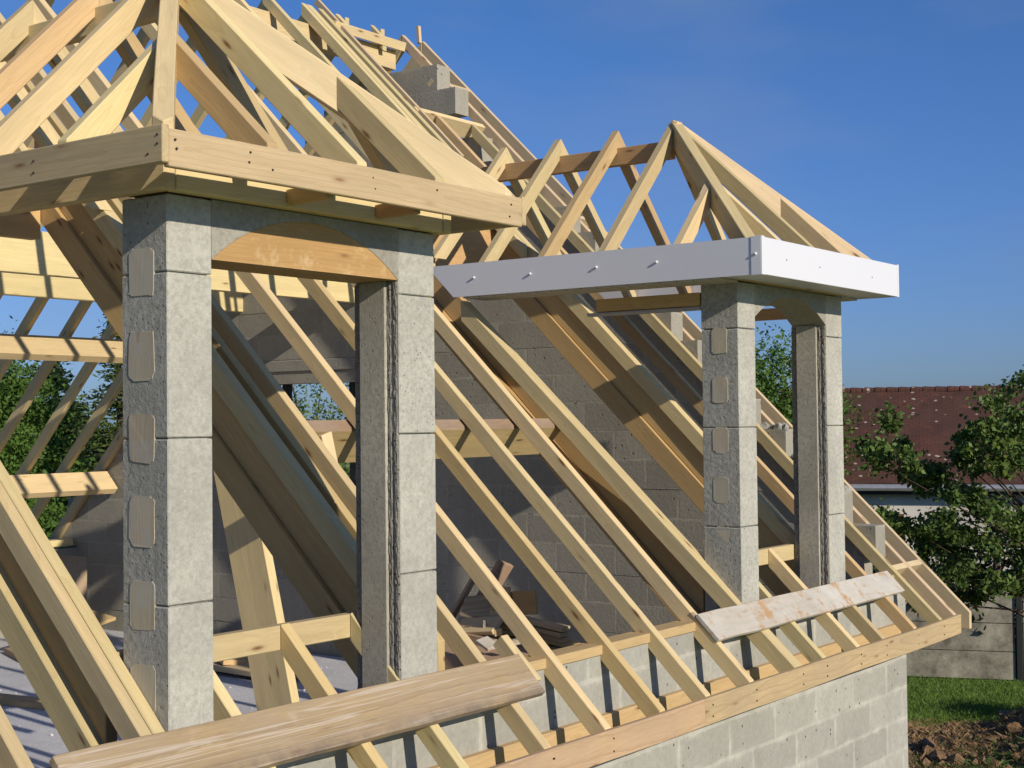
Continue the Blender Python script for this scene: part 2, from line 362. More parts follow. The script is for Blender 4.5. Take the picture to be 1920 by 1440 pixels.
# gable wall, course by course, raw stepped ends and a window opening
bm = bmesh.new(); g = random.Random(3)
zt = 2.74; steps = []
while zt > -4.6:
    z0 = zt - .2
    if zt <= -.95: ya, yb = YW + .2, 11.32
    else:
        ya = YW + (zt - .14 - ZR) / TP + g.uniform(-.03, .04); yb = RY + (RZ - (zt - .14)) / TP + g.uniform(-.05, .02)
    if 1.6 < zt < 2.4: ya += .16 + g.uniform(0, .2)
    if 1.0 < zt < 1.1 or .2 < zt < .3: ya += .2
    if -1.0 < zt < -.8: ya = 3.6
    if .44 < zt < .6 or (zt <= .47 and z0 >= -.80):
        pass
    j = lambda: g.uniform(-.004, .004)
    segs = [(ya, yb)]
    if 2.3 < zt < 2.4 or zt < .1 and zt > -.5: steps.append((ya, zt, 16))
    if zt <= .48 and z0 >= -.82: segs = [(ya, 7.25), (8.80, yb)]
    for s0, s1 in segs:
        if s1 > s0: bbox(bm, (XG0 + j(), s0, z0), (XG1 + j(), s1, zt))
    zt -= .2
gable = link('gable_wall', bm, M['wall_gable'], house)
bm = bmesh.new(); bbox(bm, (XG0 - .012, 7.10, .44), (XG1 + .01, 8.95, .53), bev=.004); link('window_lintel', bm, M['lintel'], gable)
# loose mortar crumbs on the steps
bm = bmesh.new()
for (y, z, n) in steps:
    for i in range(n):
        r = g.uniform(.012, .035); mt = Matrix.Translation((g.uniform(XG0 + .01, XG1 - .01), y + g.uniform(.01, .16), z + r * .4))
        gg = bmesh.ops.create_icosphere(bm, subdivisions=1, radius=r, matrix=mt)
        for v in gg['verts']: v.co += Vector((g.uniform(-1, 1), g.uniform(-1, 1), g.uniform(-1, 1))) * r * .3
tag(link('mortar_crumbs', bm, M['block_rough'], gable), kind='stuff')

# wall plate and the batten below it
timber('wall_plate', (XL, 3.432, -.950), (XG1 - .1, 3.432, -.950), .105, .042, M['pine2'], house)
timber('soffit_batten', (XL, 3.372, -1.243), (8.62, 3.372, -1.243), .034, .07, M['pine2'], house)
timber('rear_wall_plate', (XL, 11.42, -1.04), (XG0 - .01, 11.42, -1.04), .12, .06, M['pine'], house)

# ------------------------------------------------------------------ purlins (square to the slopes)
nf = Vector((0, -SP, CP)); nr = Vector((0, SP, CP))
def purlin(y, z, x0, x1, w, d, slope, mat, name='purlin', bev=.006, topmat=None):
    return timber(name, (x0, y, z), (x1, y, z), w, d, mat, house, up=slope, bev=bev, topmat=topmat)
purlin(4.445, .003, 4.27, 6.53, .072, .225, nf, M['pine2'], bev=.012, topmat=M['bark_top'])
purlin(9.72, .700, XL, XG0 + .05, .075, .22, nr, M['pine'])
purlin(10.88, -.425, XL, XG0 - .02, .075, .22, nr, M['pine'])
purlin(9.12, 1.26, XL, XG0 + .05, .075, .30, Vector((0, 0, 1)), M['pine'])
timber('tie_beam', (XL, 7.81, 1.235), (XG0 - .01, 7.81, 1.235), .08, .272, M['pine'], house)
timber('ridge_purlin', (XL, 7.44, 2.925), (8.62, 7.44, 2.925), .08, .155, M['pine'], house)
timber('ridge_board', (7.86, 7.345, 2.985), (8.66, 7.345, 2.985), .05, .07, M['pine'], house, up=(0, -.3, 1))

# ------------------------------------------------------------------ rafters of the front slope
def plumb(y, n): return ((0, y, 0), (0, n, 0))
def front_rafter(xr, y0=3.10, y1=RY, w=.045, d=.072, mat=None, name='rafter', off=0.0, cuts=None, label=None):
    x = xr - w / 2
    ya, yb = y0 - .15, y1 + .15
    o = off / CP
    cs = [plumb(y0, -1), plumb(y1, 1)] if cuts is None else cuts
    return timber(name, (x, ya, zf(ya) - o), (x, yb, zf(yb) - o), w, d, mat or M['pine'], house, up=nf, cuts=cs, label=label)
def rear_rafter(xr, y1=11.75, w=.045, d=.09):
    x = xr - w / 2
    return timber('rafter', (x, RY - .15, zb(RY - .15)), (x, y1 + .15, zb(y1 + .15)), w, d, M['pine'], house, up=nr, cuts=[plumb(RY + .002, -1), plumb(y1, 1)])
mats = [M['pine'], M['pine'], M['pine2'], M['pine'], M['pine']]
D1, D2 = 3.517, 7.2                                   # dormer centre lines
def valley(x):                                        # where the main slope comes out behind a dormer roof
    v = 0
    for c in (D1, D2):
        if abs(x - c) < .88: v = 5.93 - abs(x - c) * 1.0
    return v
full = [-1.15, -.74, -.33, .08, .49, .90, 1.31, 1.72, 2.02, 2.43, 4.46, 4.875, 5.295, 5.69, 6.105, 8.155, 8.575]
for i, x in enumerate(full):
    front_rafter(x, y1=RY if x < 8 else 6.59, mat=M['pine2'] if x in (5.295, 8.155, 1.31) else M['pine'])
for x in (3.20, 3.633, 3.985):
    front_rafter(x, y1=3.625, mat=M['pine2'] if x == 3.633 else M['pine'])
for x in (6.905, 7.335, 7.685):
    front_rafter(x, y1=3.605)
for x in (3.20, 3.633, 3.985, 6.56, 6.90, 7.30, 7.69):
    front_rafter(x, y0=valley(x) + .05)
front_rafter(7.872, y0=6.2, w=.05)
timber('rafter', (7.93, 6.2, zf(6.2) + .012), (7.93, RY + .1, zf(RY + .1) + .012), .028, .05, M['verge'], house, up=nf)
for x in (8.055, 8.45): front_rafter(x, y0=7.345)
timber('trimmer', (7.90, 6.60, zf(6.60)), (8.70, 6.60, zf(6.60)), .045, .13, M['pine'], house, up=nf)
# ladder and verge board beyond the gable
front_rafter(8.82, mat=M['verge'])
timber('verge_board', (9.045, 2.9, zf(2.9)), (9.045, RY + .1, zf(RY + .1)), .035, .135, M['verge'], house, up=nf,
       cuts=[plumb(3.09, -1), plumb(RY, 1), ((0, 0, -1.315), (0, 0, -1))])
for y in (3.40, 4.62, 5.85, 7.0):
    timber('noggin', (8.578, y, zf(y) - .004), (9.028, y, zf(y) - .004), .04, .065, M['verge'], house, up=nf)
timber('verge_board', (9.045, RY - .1, zb(RY - .1)), (9.045, 11.9, zb(11.9)), .035, .135, M['verge'], house, up=nr, cuts=[plumb(RY + .003, -1)])
timber('marker_stick', (8.985, 7.45, 3.06), (8.985, 7.46, 3.20), .03, .03, M['verge'], house, up=(1, 0, 0))
for i in range(25):
    x = 8.575 - .41 * i
    if x > XL: rear_rafter(x)
rear_rafter(8.82)
# trimmers beside the dormers: three timbers one under the other
def trimmer_stack(xr, w, top_cut, inset=.035, double=False, top=5.85, y0=3.10):
    if top_cut > 3.3: front_rafter(xr, y0=y0, y1=top_cut, w=w, d=.082, name='trimmer_rafter')
    if double: front_rafter(xr - w - .002, y0=3.10, y1=top_cut, w=.043, d=.078, name='trimmer_rafter')
    front_rafter(xr, y0=3.62, y1=top, w=w - inset if w > inset + .03 else .04, d=.13, off=.085, mat=M['brown_bounce_wood'], name='trimmer_rafter')
    front_rafter(xr, y0=3.62, y1=top, w=w, d=.118, off=.217, mat=M['brown_bounce_wood'], name='trimmer_rafter') if not double else front_rafter(xr, y0=3.62, y1=top, w=.09, d=.10, off=.20, mat=M['pine'], name='trimmer_rafter')
trimmer_stack(2.892, .045, RY, double=True, inset=-.0)
trimmer_stack(4.235, .06, RY, y0=3.5)
front_rafter(4.335, y0=3.5, w=.045, d=.11, mat=M['pine2'], off=.012)
trimmer_stack(6.63, .085, 3.2)
timber('trimmer_rafter', (6.585, 2.98, zf(2.98)), (6.413, 5.15, zf(5.15)), .085, .082, M['pine'], house, up=nf, cuts=[plumb(3.10, -1), plumb(5.02, 1)])
trimmer_stack(7.76, .06, RY, y0=3.62)
front_rafter(7.96, y0=3.62, y1=6.0, w=.045, d=.12, off=.10, mat=M['brown_bounce_wood'], name='trimmer_rafter')
# head trimmers behind the dormers and sill trimmers below them
for x0, x1 in ((2.90, 4.17), (6.64, 7.70)):
    timber('head_trimmer', (x0, 5.80, 1.30), (x1, 5.80, 1.30), .07, .42, M['brown_bounce_wood'], house)
timber('sill_trimmer', (2.893, 3.6475, -.690), (4.19, 3.6475, -.690), .045, .085, M['pine'], house)
timber('sill_trimmer', (6.64, 3.6275, -.706), (7.69, 3.6275, -.706), .045, .085, M['pine'], house)
# eave board in two lengths, nails in it
def nails(bm, pts, n, mi):
    for p in pts: disc(bm, p, n, .0045, .002, mi=mi)
for x0, x1, nx in ((XL, 5.592, (1.3, 2.43, 4.46, 4.87, 5.29)), (5.596, 8.838, (5.68, 6.10, 6.6, 6.88, 7.31, 7.66, 8.13, 8.55))):
    o = timber('eave_board', (x0, 3.0875, -1.203), (x1, 3.0875, -1.203), .025, .117, M['eave'], house, wob=.003)
    for x in nx:
        for dz in (-.035, -.085): one_disc('nail', (x - .02, 3.0745, -1.203 + dz), (0, -1, 0), .0045, .003, M['nail'], o)

# ------------------------------------------------------------------ dormers
def pillar_blocks(bm, x0, x1, zs, face_mat=0, seed=0):
    q = random.Random(seed)
    for z0, z1 in zip(zs, zs[1:]):
        e = q.uniform(-.002, .002)
        fs = bbox(bm, (x0 + e, YW + e, z0 + .0025), (x1 + e, YW + .21, z1 - .0025), 0)
        for f in fs:
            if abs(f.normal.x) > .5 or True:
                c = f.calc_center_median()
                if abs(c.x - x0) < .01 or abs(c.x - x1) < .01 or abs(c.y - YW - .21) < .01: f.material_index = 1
        es = list({e_ for f in fs for e_ in f.edges})
        bmesh.ops.bevel(bm, geom=es, offset=.0035, segments=1, affect='EDGES')
    bbox(bm, (x0 + .012, YW + .012, zs[0]), (x1 - .012, YW + .20, zs[-1]), 1)
def rough_strip(name, x, y0, y1, z0, z1, mat, parent, out=.004, seed=1, amp=.0035):
    bm = bmesh.new(); ny, nz = 5, int((z1 - z0) / .018); vv = []
    for i in range(nz + 1):
        row = []
        for j in range(ny + 1):
            y = y0 + (y1 - y0) * j / ny; z = z0 + (z1 - z0) * i / nz
            edge = j in (0, ny)
            dy = mnoise.noise(Vector((z * 42, seed, j))) * amp if edge else 0
            dx = mnoise.noise(Vector((y * 160 + seed, z * 40, 2))) * amp * 1.1
            row.append(bm.verts.new((x - out - (dx if not edge else -.004), y + dy, z)))
        vv.append(row)
    for i in range(nz):
        for j in range(ny): bm.faces.new((vv[i][j], vv[i + 1][j], vv[i + 1][j + 1], vv[i][j + 1]))
    ret = bmesh.ops.extrude_face_region(bm, geom=bm.faces[:])
    for v in [e for e in ret['geom'] if isinstance(e, bmesh.types.BMVert)]: v.co.x += .02
    bmesh.ops.recalc_face_normals(bm, faces=bm.faces[:])
    return link(name, bm, mat, parent)
def arch_pts(xa, xb, zs, za, n=18):
    """segmental arch from (xa,zs) to (xb,zs) through apex za"""
    h = za - zs; c = (xb - xa) / 2; r = (c * c + h * h) / (2 * h); cx = (xa + xb) / 2; cz = za - r
    a0 = math.asin(c / r); return [(cx + r * math.sin(-a0 + 2 * a0 * i / n), cz + r * math.cos(-a0 + 2 * a0 * i / n)) for i in range(n + 1)]

def dormer(cx, p1, p2, zl, kind):
    """p1, p2: x ranges of the pillars; one concrete frame with all its timbers as children"""
    bm = bmesh.new()
    zs = [-.99, -.536, -.036, .464] ; top = .70
    pillar_blocks(bm, p1[0], p1[1], zs + [top], seed=int(cx * 10)); pillar_blocks(bm, p2[0], p2[1], zs + [top], seed=int(cx * 7))
    # lintel with a segmental underside
    xa, xb = p1[1], p2[0]
    if kind == 'open': arch = arch_pts(xa, xb, zl[0], zl[1], 8)
    else: arch = arch_pts(xa, xb, zl[0], zl[1], 20)
    y0, y1 = YW + .002, YW + .205
    fr = [bm.verts.new((x, y0, z)) for x, z in arch]; bk = [bm.verts.new((x, y1, z)) for x, z in arch]
    ft = [bm.verts.new((x, y0, top)) for x, z in arch]; bt = [bm.verts.new((x, y1, top)) for x, z in arch]
    for i in range(len(arch) - 1):
        for q, mi in (((fr[i], fr[i + 1], ft[i + 1], ft[i]), 2), ((bk[i + 1], bk[i], bt[i], bt[i + 1]), 2), ((fr[i + 1], fr[i], bk[i], bk[i + 1]), 3), ((ft[i], ft[i + 1], bt[i + 1], bt[i]), 2)):
            bm.faces.new(q).material_index = mi
    fr_o = link('dormer_frame', bm, [M['block'], M['block_rough'], M['lintel'], M['cast']], house)
    P = fr_o
    # cement-filled holes on the outer side of the left pillar
    cz0 = .4675 if kind != 'open' else .405
    for i in range(6):
        z = cz0 - i * .2515
        if z < -.9: break
        hh = .074 if kind != 'open' else .066; q = random.Random(i + int(cx))
        bm = bmesh.new(); n = 5; pts = []
        yc = YW + .118 if kind != 'open' else YW + .108; hw = .058 if kind != 'open' else .044; r = .022
        for sx, sy, a0 in ((1, 1, 0), (-1, 1, 90), (-1, -1, 180), (1, -1, 270)):
            for t in range(n):
                a = rad(a0 + 90 * t / (n - 1)); pts.append((yc + sx * (hw - r) + r * math.cos(a) + q.uniform(-.0035, .0035), z + sy * (hh - r) + r * math.sin(a) + q.uniform(-.005, .005)))
        f = bm.faces.new([bm.verts.new((p1[0] + .02, y, zz)) for y, zz in pts][::-1])
        ret = bmesh.ops.extrude_face_region(bm, geom=[f])
        for v in [e for e in ret['geom'] if isinstance(e, bmesh.types.BMVert)]: v.co.x = p1[0] - .0012 + q.uniform(-.0008, .0004)
        bmesh.ops.recalc_face_normals(bm, faces=bm.faces[:])
        bmesh.ops.translate(bm, verts=bm.verts, vec=-Vector((p1[0], yc, z)))
        # grain runs up the board marks
        mw = Matrix(((0, 1, 0, p1[0]), (0, 0, 1, yc), (1, 0, 0, z), (0, 0, 0, 1)))
        bmesh.ops.transform(bm, matrix=mw.to_3x3().to_4x4().inverted(), verts=bm.verts)
        link('cement_infill', bm, M['infill'], P, mat_world=mw)
    # inner side of the right pillar: cast face between broken block edges
    xp = p2[0]
    bm = bmesh.new(); bbox(bm, (xp - .014, YW + .055, -.98), (xp + .015, YW + .178, zl[0] + .0), bev=.003); link('cast_face', bm, M['cast'], P)
    rough_strip('broken_edge', xp, YW + .006, YW + .026, -.98, zl[0] - .005, M['groove'], P, seed=3)
    rough_strip('broken_edge', xp, YW + .034, YW + .055, -.98, zl[0] - .005, M['groove'], P, seed=8)
    rough_strip('broken_edge', xp, YW + .178, YW + .212, -.98, zl[0] - .005, M['groove'], P, seed=12, amp=.005)
    if kind != 'open':
        # wooden arch former still in place: crescent front board and its straight underside
        bm = bmesh.new(); zc = .514
        pts = arch_pts(xa + .003, xb - .001, zl[0], zl[1] - .0005, 20)
        for yy in (YW + .004, ):
            f = bm.faces.new([bm.verts.new((x, yy, z)) for x, z in pts])
        ret = bmesh.ops.extrude_face_region(bm, geom=[f])
        for v in [e for e in ret['geom'] if isinstance(e, bmesh.types.BMVert)]: v.co.y += .2
        bmesh.ops.recalc_face_normals(bm, faces=bm.faces[:])
        mv = Matrix.Translation((xa, YW, zc)); bmesh.ops.translate(bm, verts=bm.verts, vec=(-xa, -YW, -zc))
        link('arch_former', bm, M['formwork'], P, mat_world=mv)
    # ---- roof timbers
    hw = .87 if kind == 'open' else .85
    ye = 3.14; za = 1.70                               # eave line, apex height
    ze = .795 if kind == 'open' else .828
    ya = 4.092                                         # apex
    xl, xr = cx - hw, cx + hw
    A = Vector((cx, ya, za))
    inner = .026
    cutf = ((0, ye + inner, 0), (0, -1, 0)); cutl = ((xl + inner, 0, 0), (-1, 0, 0)); cutr = ((xr - inner, 0, 0), (1, 0, 0))
    sx = (za - ze) / (cx - xl); sy = (za - ze) / (ya - ye)
    mainc = (Vector((0, YW, ZR + .002)), (0, SP, -CP))      # main roof plane: keep what is above it
    # hips
    for xe, cut in ((xl, cutl), (xr, cutr)):
        B = Vector((xe, ye, ze)); dv = (B - A); hz = Vector((dv.x, dv.y, 0)).normalized()
        timber('hip_rafter', A - dv * .0, B + dv * .05, .06, .125 if kind != 'open' else .115, M['pale'] if xe == xr else M['pine'], P, cuts=[cutf, cut, ((0, 0, .725 if kind == 'open' else .738), (0, 0, -1))])
    # front rafters
    lowc = ((0, 0, .725 if kind == 'open' else .738), (0, 0, -1))
    for dx in (-.4, 0, .4):
        x = cx + dx; yt = ya - abs(dx) * (ya - ye) / hw; a = Vector((x, ye - .1, ze - .1 * sy)); b = Vector((x, yt + .01, ze + sy * (yt + .01 - ye)))
        timber('jack_rafter', a, b, .047, .088 if kind != 'open' else .08, M['pine2'] if (dx < 0 and kind != 'open') else M['pine'], P, cuts=[cutf, lowc] + ([(A, (math.copysign((ya - ye), dx), hw, 0))] if dx else []), side=(1, 0, 0))
    # side rafters in pairs along the ridge, one jack each side
    ys = [3.66, 4.115, 4.50, 4.905, 5.31]
    if kind != 'open': ys = [3.62, 4.115, 4.52, 4.93, 5.33]
    for sgn, xe, cut in ((-1, xl, cutl), (1, xr, cutr)):
        for i, y in enumerate(ys):
            yv = y
            xt = cx if y > ya else cx + sgn * (ya - y) * hw / (ya - ye)
            zt_ = za if y > ya else za - sx * abs(xt - cx)
            a = Vector((xe + sgn * .1, y, ze - .1 * sx)); b = Vector((xt, y, zt_))
            cs = [cut, lowc]
            if i == 0: cs.append((A, (-sgn * (ya - ye), -hw, 0)))
            if y > ya: cs.append(((cx, 0, 0), (-sgn, 0, 0))); b = b + (b - a).normalized() * .1
            if y > 4.9: cs.append(mainc)
            timber('jack_rafter' if i == 0 else 'common_rafter', a, b, .047, .088 if kind != 'open' else .08, M['pine2'] if (i + int(cx)) % 4 == 1 else M['pine'], P, cuts=cs, side=(0, 1, 0))
    timber('ridge_beam', (cx, ya + .02, 1.592), (cx, 5.98, 1.592), .045, .102, M['brown_bounce_wood' if kind == 'open' else 'pine'], P)
    # bearers on the wall heads
    for x in (p1[0] + .01, p2[1] - .03):
        timber('bearer', (x + .01, YW + .215, .655 if kind == 'open' else .785), (x + .01, 4.23 if kind == 'open' else 5.0, .655 if kind == 'open' else .785), .06, .066, M['brown_bounce_wood'], P)
    timber('bearer', (p1[0] - .0, YW - .022, .80), (p2[1], YW - .022, .80), .044, .098, M['pine'], P)
    for sgn, x in ((-1, p1[0] - .027), (1, p2[1] + .027)):
        if kind != 'open': timber('bearer', (x, YW - .045, .80), (x, 5.08, .80), .044, .098, M['pine'], P, cuts=[((0, YW, ZR + .0), (0, SP, -CP))])
    timber('bearer', (p1[0], YW + .1, .835), (p2[1], YW + .1, .835), .17, .13, M['brown_bounce_wood'], P)
    # ---- fascia
    if kind != 'open':
        zt0, zb0 = .832, .7245
        o = timber('fascia_board', (xl + .0255, ye + .0125, zt0), (xr - .0005, ye + .0125, zt0), .025, zt0 - zb0, M['fascia'], P, wob=.003)
        for x in (xl + .0125, xr + .0125):
            timber('fascia_board', (x, ye - .001, zt0 + .006), (x, 5.4, zt0 + .006), .025, zt0 - zb0 - .001, M['fascia'], P, cuts=[mainc])
        for x, zz in ((xl + .045, .80), (xl + .05, .775), (xl + .33, .805), (xl + .325, .775), (xl + .42, .765), (xl + .87, .80), (xl + .88, .765), (xr - .07, .80), (xr - .08, .755), (xl + 1.2, .80)):
            one_disc('nail', (x, ye - .0005, zz), (0, -1, 0), .004, .003, M['nail'], P)
        for y, zz in ((3.16, .81), (3.16, .785), (3.2, .76), (3.72, .80), (3.72, .765)):
            one_disc('nail', (xl - .0005, y, zz), (-1, 0, 0), .004, .003, M['nail'], P)
        # short blocks between bearer and fascia
        for x in (xl + .70, xl + 1.13):
            timber('noggin', (x, 3.17, .76), (x, 3.345, .76), .04, .045, M['brown_bounce_wood'], P)
    else:
        zt0, zb0 = .882, .7005
        bm = bmesh.new(); t = .014
        bbox(bm, (xl + t, ye, zb0), (xr - t, ye + t, zt0), bev=.002)
        # corner caps
        bbox(bm, (xl - .003, ye - .003, zb0 - .002), (xl + .030, ye + .001, zt0 + .004), bev=.001)
        bbox(bm, (xr - .022, ye - .003, zb0 - .002), (xr + .003, ye + .001, zt0 + .004), bev=.001)
        bbox(bm, (xl - .0035, ye + .0015, zb0 - .002), (xl - .0005, ye + .055, zt0 + .004), bev=.0008)
        link('fascia_board', bm, M['pvc'], P)
        for sgn, x in ((-1, xl), (1, xr)):
            bm = bmesh.new(); x0, x1 = (x, x + t) if sgn < 0 else (x - t, x)
            yt_ = YW + (zt0 - ZR) / TP - .005; yb_ = YW + (zb0 - ZR) / TP - .005
            vs = [[bm.verts.new((xx, y, z)) for y, z in ((ye + t, zb0), (yb_, zb0), (yt_, zt0), (ye + t, zt0))] for xx in (x0, x1)]
            bm.faces.new(vs[0]); bm.faces.new(vs[1][::-1])
            for i in range(4): bm.faces.new((vs[0][i], vs[0][(i + 1) % 4], vs[1][(i + 1) % 4], vs[1][i]))
            bmesh.ops.recalc_face_normals(bm, faces=bm.faces[:])
            link('fascia_board', bm, M['pvc'], P)
        for y, z in ((4.88, .80), (4.50, .795), (4.08, .80), (3.72, .80), (3.17, .80)): one_disc('screw_cap', (xl - .004, y, z), (-1, 0, 0), .007, .004, M['screw'], P, dome=True)
        for x, z in ((xl + .27, .79), (xl + .66, .785), (xl + 1.35, .785)): one_disc('screw', (x, ye - .001, z), (0, -1, 0), .003, .003, M['nail'], P)
        # soffit lining
        bm = bmesh.new(); zz = .706
        bbox(bm, (xl + t, ye + t, zz), (xr - t, YW - .003, zz + .01))
        link('soffit', bm, M['pvc'], P)
        for a_, b_ in ((xl + t, p1[0] - .003), (p2[1] + .003, xr - t)):
            bm = bmesh.new(); bbox(bm, (YW - .003, -b_, .692), (4.97, -a_, .702))
            link('soffit', bm, M['soffit'], P, mat_world=Matrix(((0, -1, 0, 0), (1, 0, 0, 0), (0, 0, 1, 0), (0, 0, 0, 1))))
        timber('edge_trim', (p1[0] + .03, YW + .215, .585), (p1[0] + .03, 4.30, .585), .05, .018, M['zinc'], P)
    return fr_o
d1 = dormer(D1, (2.895, 3.072), (3.953, 4.155), (.514, .673), 'former'); d1['label'] = 'near dormer with raw wooden fascia and arch former'
d2 = dormer(D2, (6.56, 6.748), (7.62, 7.834), (.53, .655), 'open'); d2['label'] = 'far dormer with white fascia boards and open arch'

# ------------------------------------------------------------------ planks lying on the rafters
def plank(name, a, b, wd, th, mat, label, group=None, seed=1):
    """board lying on the front slope; a,b: ends of its upper long edge"""
    a = Vector(a); b = Vector(b); x = (b - a).normalized(); z = nf; y = z.cross(x).normalized(); L = (b - a).length
    z = x.cross(y)
    mw = Matrix((x, y, z)).transposed().to_4x4(); mw.translation = a
    bm = bmesh.new(); bbox(bm, (0, -wd, 0), (L, 0, th), bev=.003)
    for i in range(1, 12): bmesh.ops.bisect_plane(bm, geom=bm.verts[:] + bm.edges[:] + bm.faces[:], plane_co=(L * i / 12, 0, 0), plane_no=(1, 0, 0))
    q = random.Random(seed)
    for v in bm.verts:
        v.co.y += mnoise.noise(Vector((v.co.x * 3, seed, 0))) * .006; v.co.z += mnoise.noise(Vector((v.co.x * .9, seed, 5))) * .004
        if v.co.x > L - .02: v.co.x -= abs(v.co.y + wd * .3) * .12
    o = link(name, bm, mat, mat_world=mw); return tag(o, label, 'plank', group)
e = .004
plank('plank', (2.472, 3.390, zf(3.390) + e), (4.625, 3.380, zf(3.380) + e), .19, .028, M['plank'], 'weathered brown plank lying across the rafters below the near dormer')
plank('plank', (6.055, 3.378, zf(3.378) + e), (8.384, 3.378, zf(3.378) + e), .16, .022, M['white_plank'], 'white stained plank lying across the rafters below the far dormer')
# short offcut tucked under the left end of the white plank
mwp = Matrix.Translation((6.10, 3.37, zf(3.37) + .0)) 
tag(timber('offcut', (6.07, 3.40, zf(3.40) + .003), (6.08, 3.27, zf(3.27) + .003), .03, .012, M['plank'], None, up=nf), 'small dark offcut under the left end of the white plank', 'offcut')

# ------------------------------------------------------------------ things on the slab
FZ = -1.85
# leaning wide board and its brace
def board(name, a, b, w_, t_, mat, label, up, cat='board', group=None):
    return tag(timber(name, a, b, w_, t_, mat, None, up=up), label, cat, group)
board('board', (5.28, 5.27, -1.85), (5.28, 5.76, .03), .262, .055, M['pine'], 'wide pale board standing on the slab and leaning back behind the near dormer', (-1, .0, .0))
board('board', (4.738, 4.385, -.425), (4.628, 4.385, -.038), .068, .02, M['pale'], 'short bright batten nailed across below the rafters in front of the purlin', (0, -1, 0))
board('board', (5.1, 5.0, -1.845), (5.9, 4.55, -1.35), .30, .03, M['pine'], 'broad board propped up at a low slant on the slab', (-.4, -.3, 1))
board('board', (5.0, 4.6, -1.82), (6.4, 4.75, -1.80), .26, .03, M['bark'], 'dull board lying flat on the slab behind the sill of the near dormer', (0, 0, 1))
# heap of offcuts against the gable
q = random.Random(11)
def oc(a, b, w_, t_, mat, up, label):
    tag(timber('offcut', a, b, w_, t_, M[mat], None, up=up), label, 'offcut', 'offcuts heaped against the gable wall')
Zu = (0, 0, 1)
oc((7.03, 4.77, -1.188), (7.03, 5.30, -1.125), .085, .028, 'verge', Zu, 'topmost of the four stacked boards at the right of the heap')
oc((7.035, 4.785, -1.222), (7.035, 5.31, -1.160), .085, .028, 'pine', Zu, 'second board down in the stack at the right of the heap')
oc((7.06, 4.775, -1.256), (7.06, 5.30, -1.195), .075, .03, 'verge', Zu, 'third board down in the stack at the right of the heap')
oc((7.08, 4.70, -1.29), (7.08, 5.25, -1.235), .10, .03, 'pine2', Zu, 'lowest board of the stack at the right of the heap, sticking out furthest')
oc((7.0, 4.965, -.985), (7.0, 5.13, -1.0), .022, .14, 'brown_bounce_wood', Zu, 'brown board end standing upright on the heap, with an orange edge')
oc((7.08, 5.12, -1.0), (7.08, 5.42, -1.06), .03, .14, 'brown_bounce_wood', Zu, 'brown board on edge in the shade behind the upright end')
oc((7.05, 5.56, -1.22), (7.15, 5.34, -.84), .035, .12, 'bark', (-1, .2, .2), 'dark broad board leaning up at the left of the heap')
oc((7.0, 5.64, -1.22), (7.1, 5.47, -.88), .025, .04, 'bark', (-1, .2, .2), 'narrow dark batten leaning beside the dark broad board')
oc((7.02, 5.30, -.98), (7.02, 5.30, -1.14), .03, .13, 'pine2', (0, 1, 0), 'yellow square block end between the leaning boards and the heap')
oc((6.99, 5.52, -1.14), (7.05, 5.14, -1.09), .22, .022, 'plank', (-.75, 0, .7), 'broad greyish board lying tilted across the middle of the heap')
oc((6.80, 5.40, -1.20), (6.80, 5.10, -1.165), .14, .03, 'verge', (-.5, -.2, .85), 'pale flat offcut in front of the broad greyish board')
oc((6.78, 5.185, -1.235), (6.76, 5.165, -1.15), .016, .03, 'white_plank', (-1, -.5, 0), 'small upright white stick at the front of the heap')
oc((6.82, 5.16, -1.19), (6.78, 5.08, -1.195), .05, .04, 'pine2', (-.2, 0, 1), 'small orange block at the front of the heap')
oc((6.74, 5.34, -1.225), (6.72, 5.05, -1.245), .03, .07, 'bark', Zu, 'thin board on edge running along the front of the heap')
oc((6.52, 5.00, -1.205), (6.50, 4.90, -1.245), .085, .02, 'white_plank', (-.3, -.5, .8), 'bright flat chip of board nearest the camera')
oc((6.50, 4.78, -1.20), (6.55, 4.73, -1.185), .035, .03, 'white_plank', (-.2, 0, 1), 'small bright stub of batten right of the flat chip')
oc((6.75, 4.75, -1.32), (6.75, 5.60, -1.26), .75, .22, 'bark', Zu, 'bulky timber bundle at the top of the pile under the offcuts')
oc((6.85, 4.85, -1.545), (6.85, 5.75, -1.545), .70, .30, 'brown_bounce_wood', Zu, 'broad timber bundle at the bottom of the pile under the offcuts')
timber('packing_piece', (4.665, 3.465, zf(3.465)), (4.665, 3.30, zf(3.30)), .045, .06, M['pine'], house, up=nf)
def offcut(x, y, z, L, w_, t_, ang, tilt, roll, mat, label):
    d = Vector((math.cos(ang) * math.cos(tilt), math.sin(ang) * math.cos(tilt), math.sin(tilt)))
    s = d.cross(Vector((0, 0, 1))).normalized(); u = s.cross(d); u = (u * math.cos(roll) + s * math.sin(roll))
    a = Vector((x, y, z)) - d * L / 2
    return tag(timber('offcut', a, a + d * L, w_, t_, mat, None, up=u), label, 'offcut')
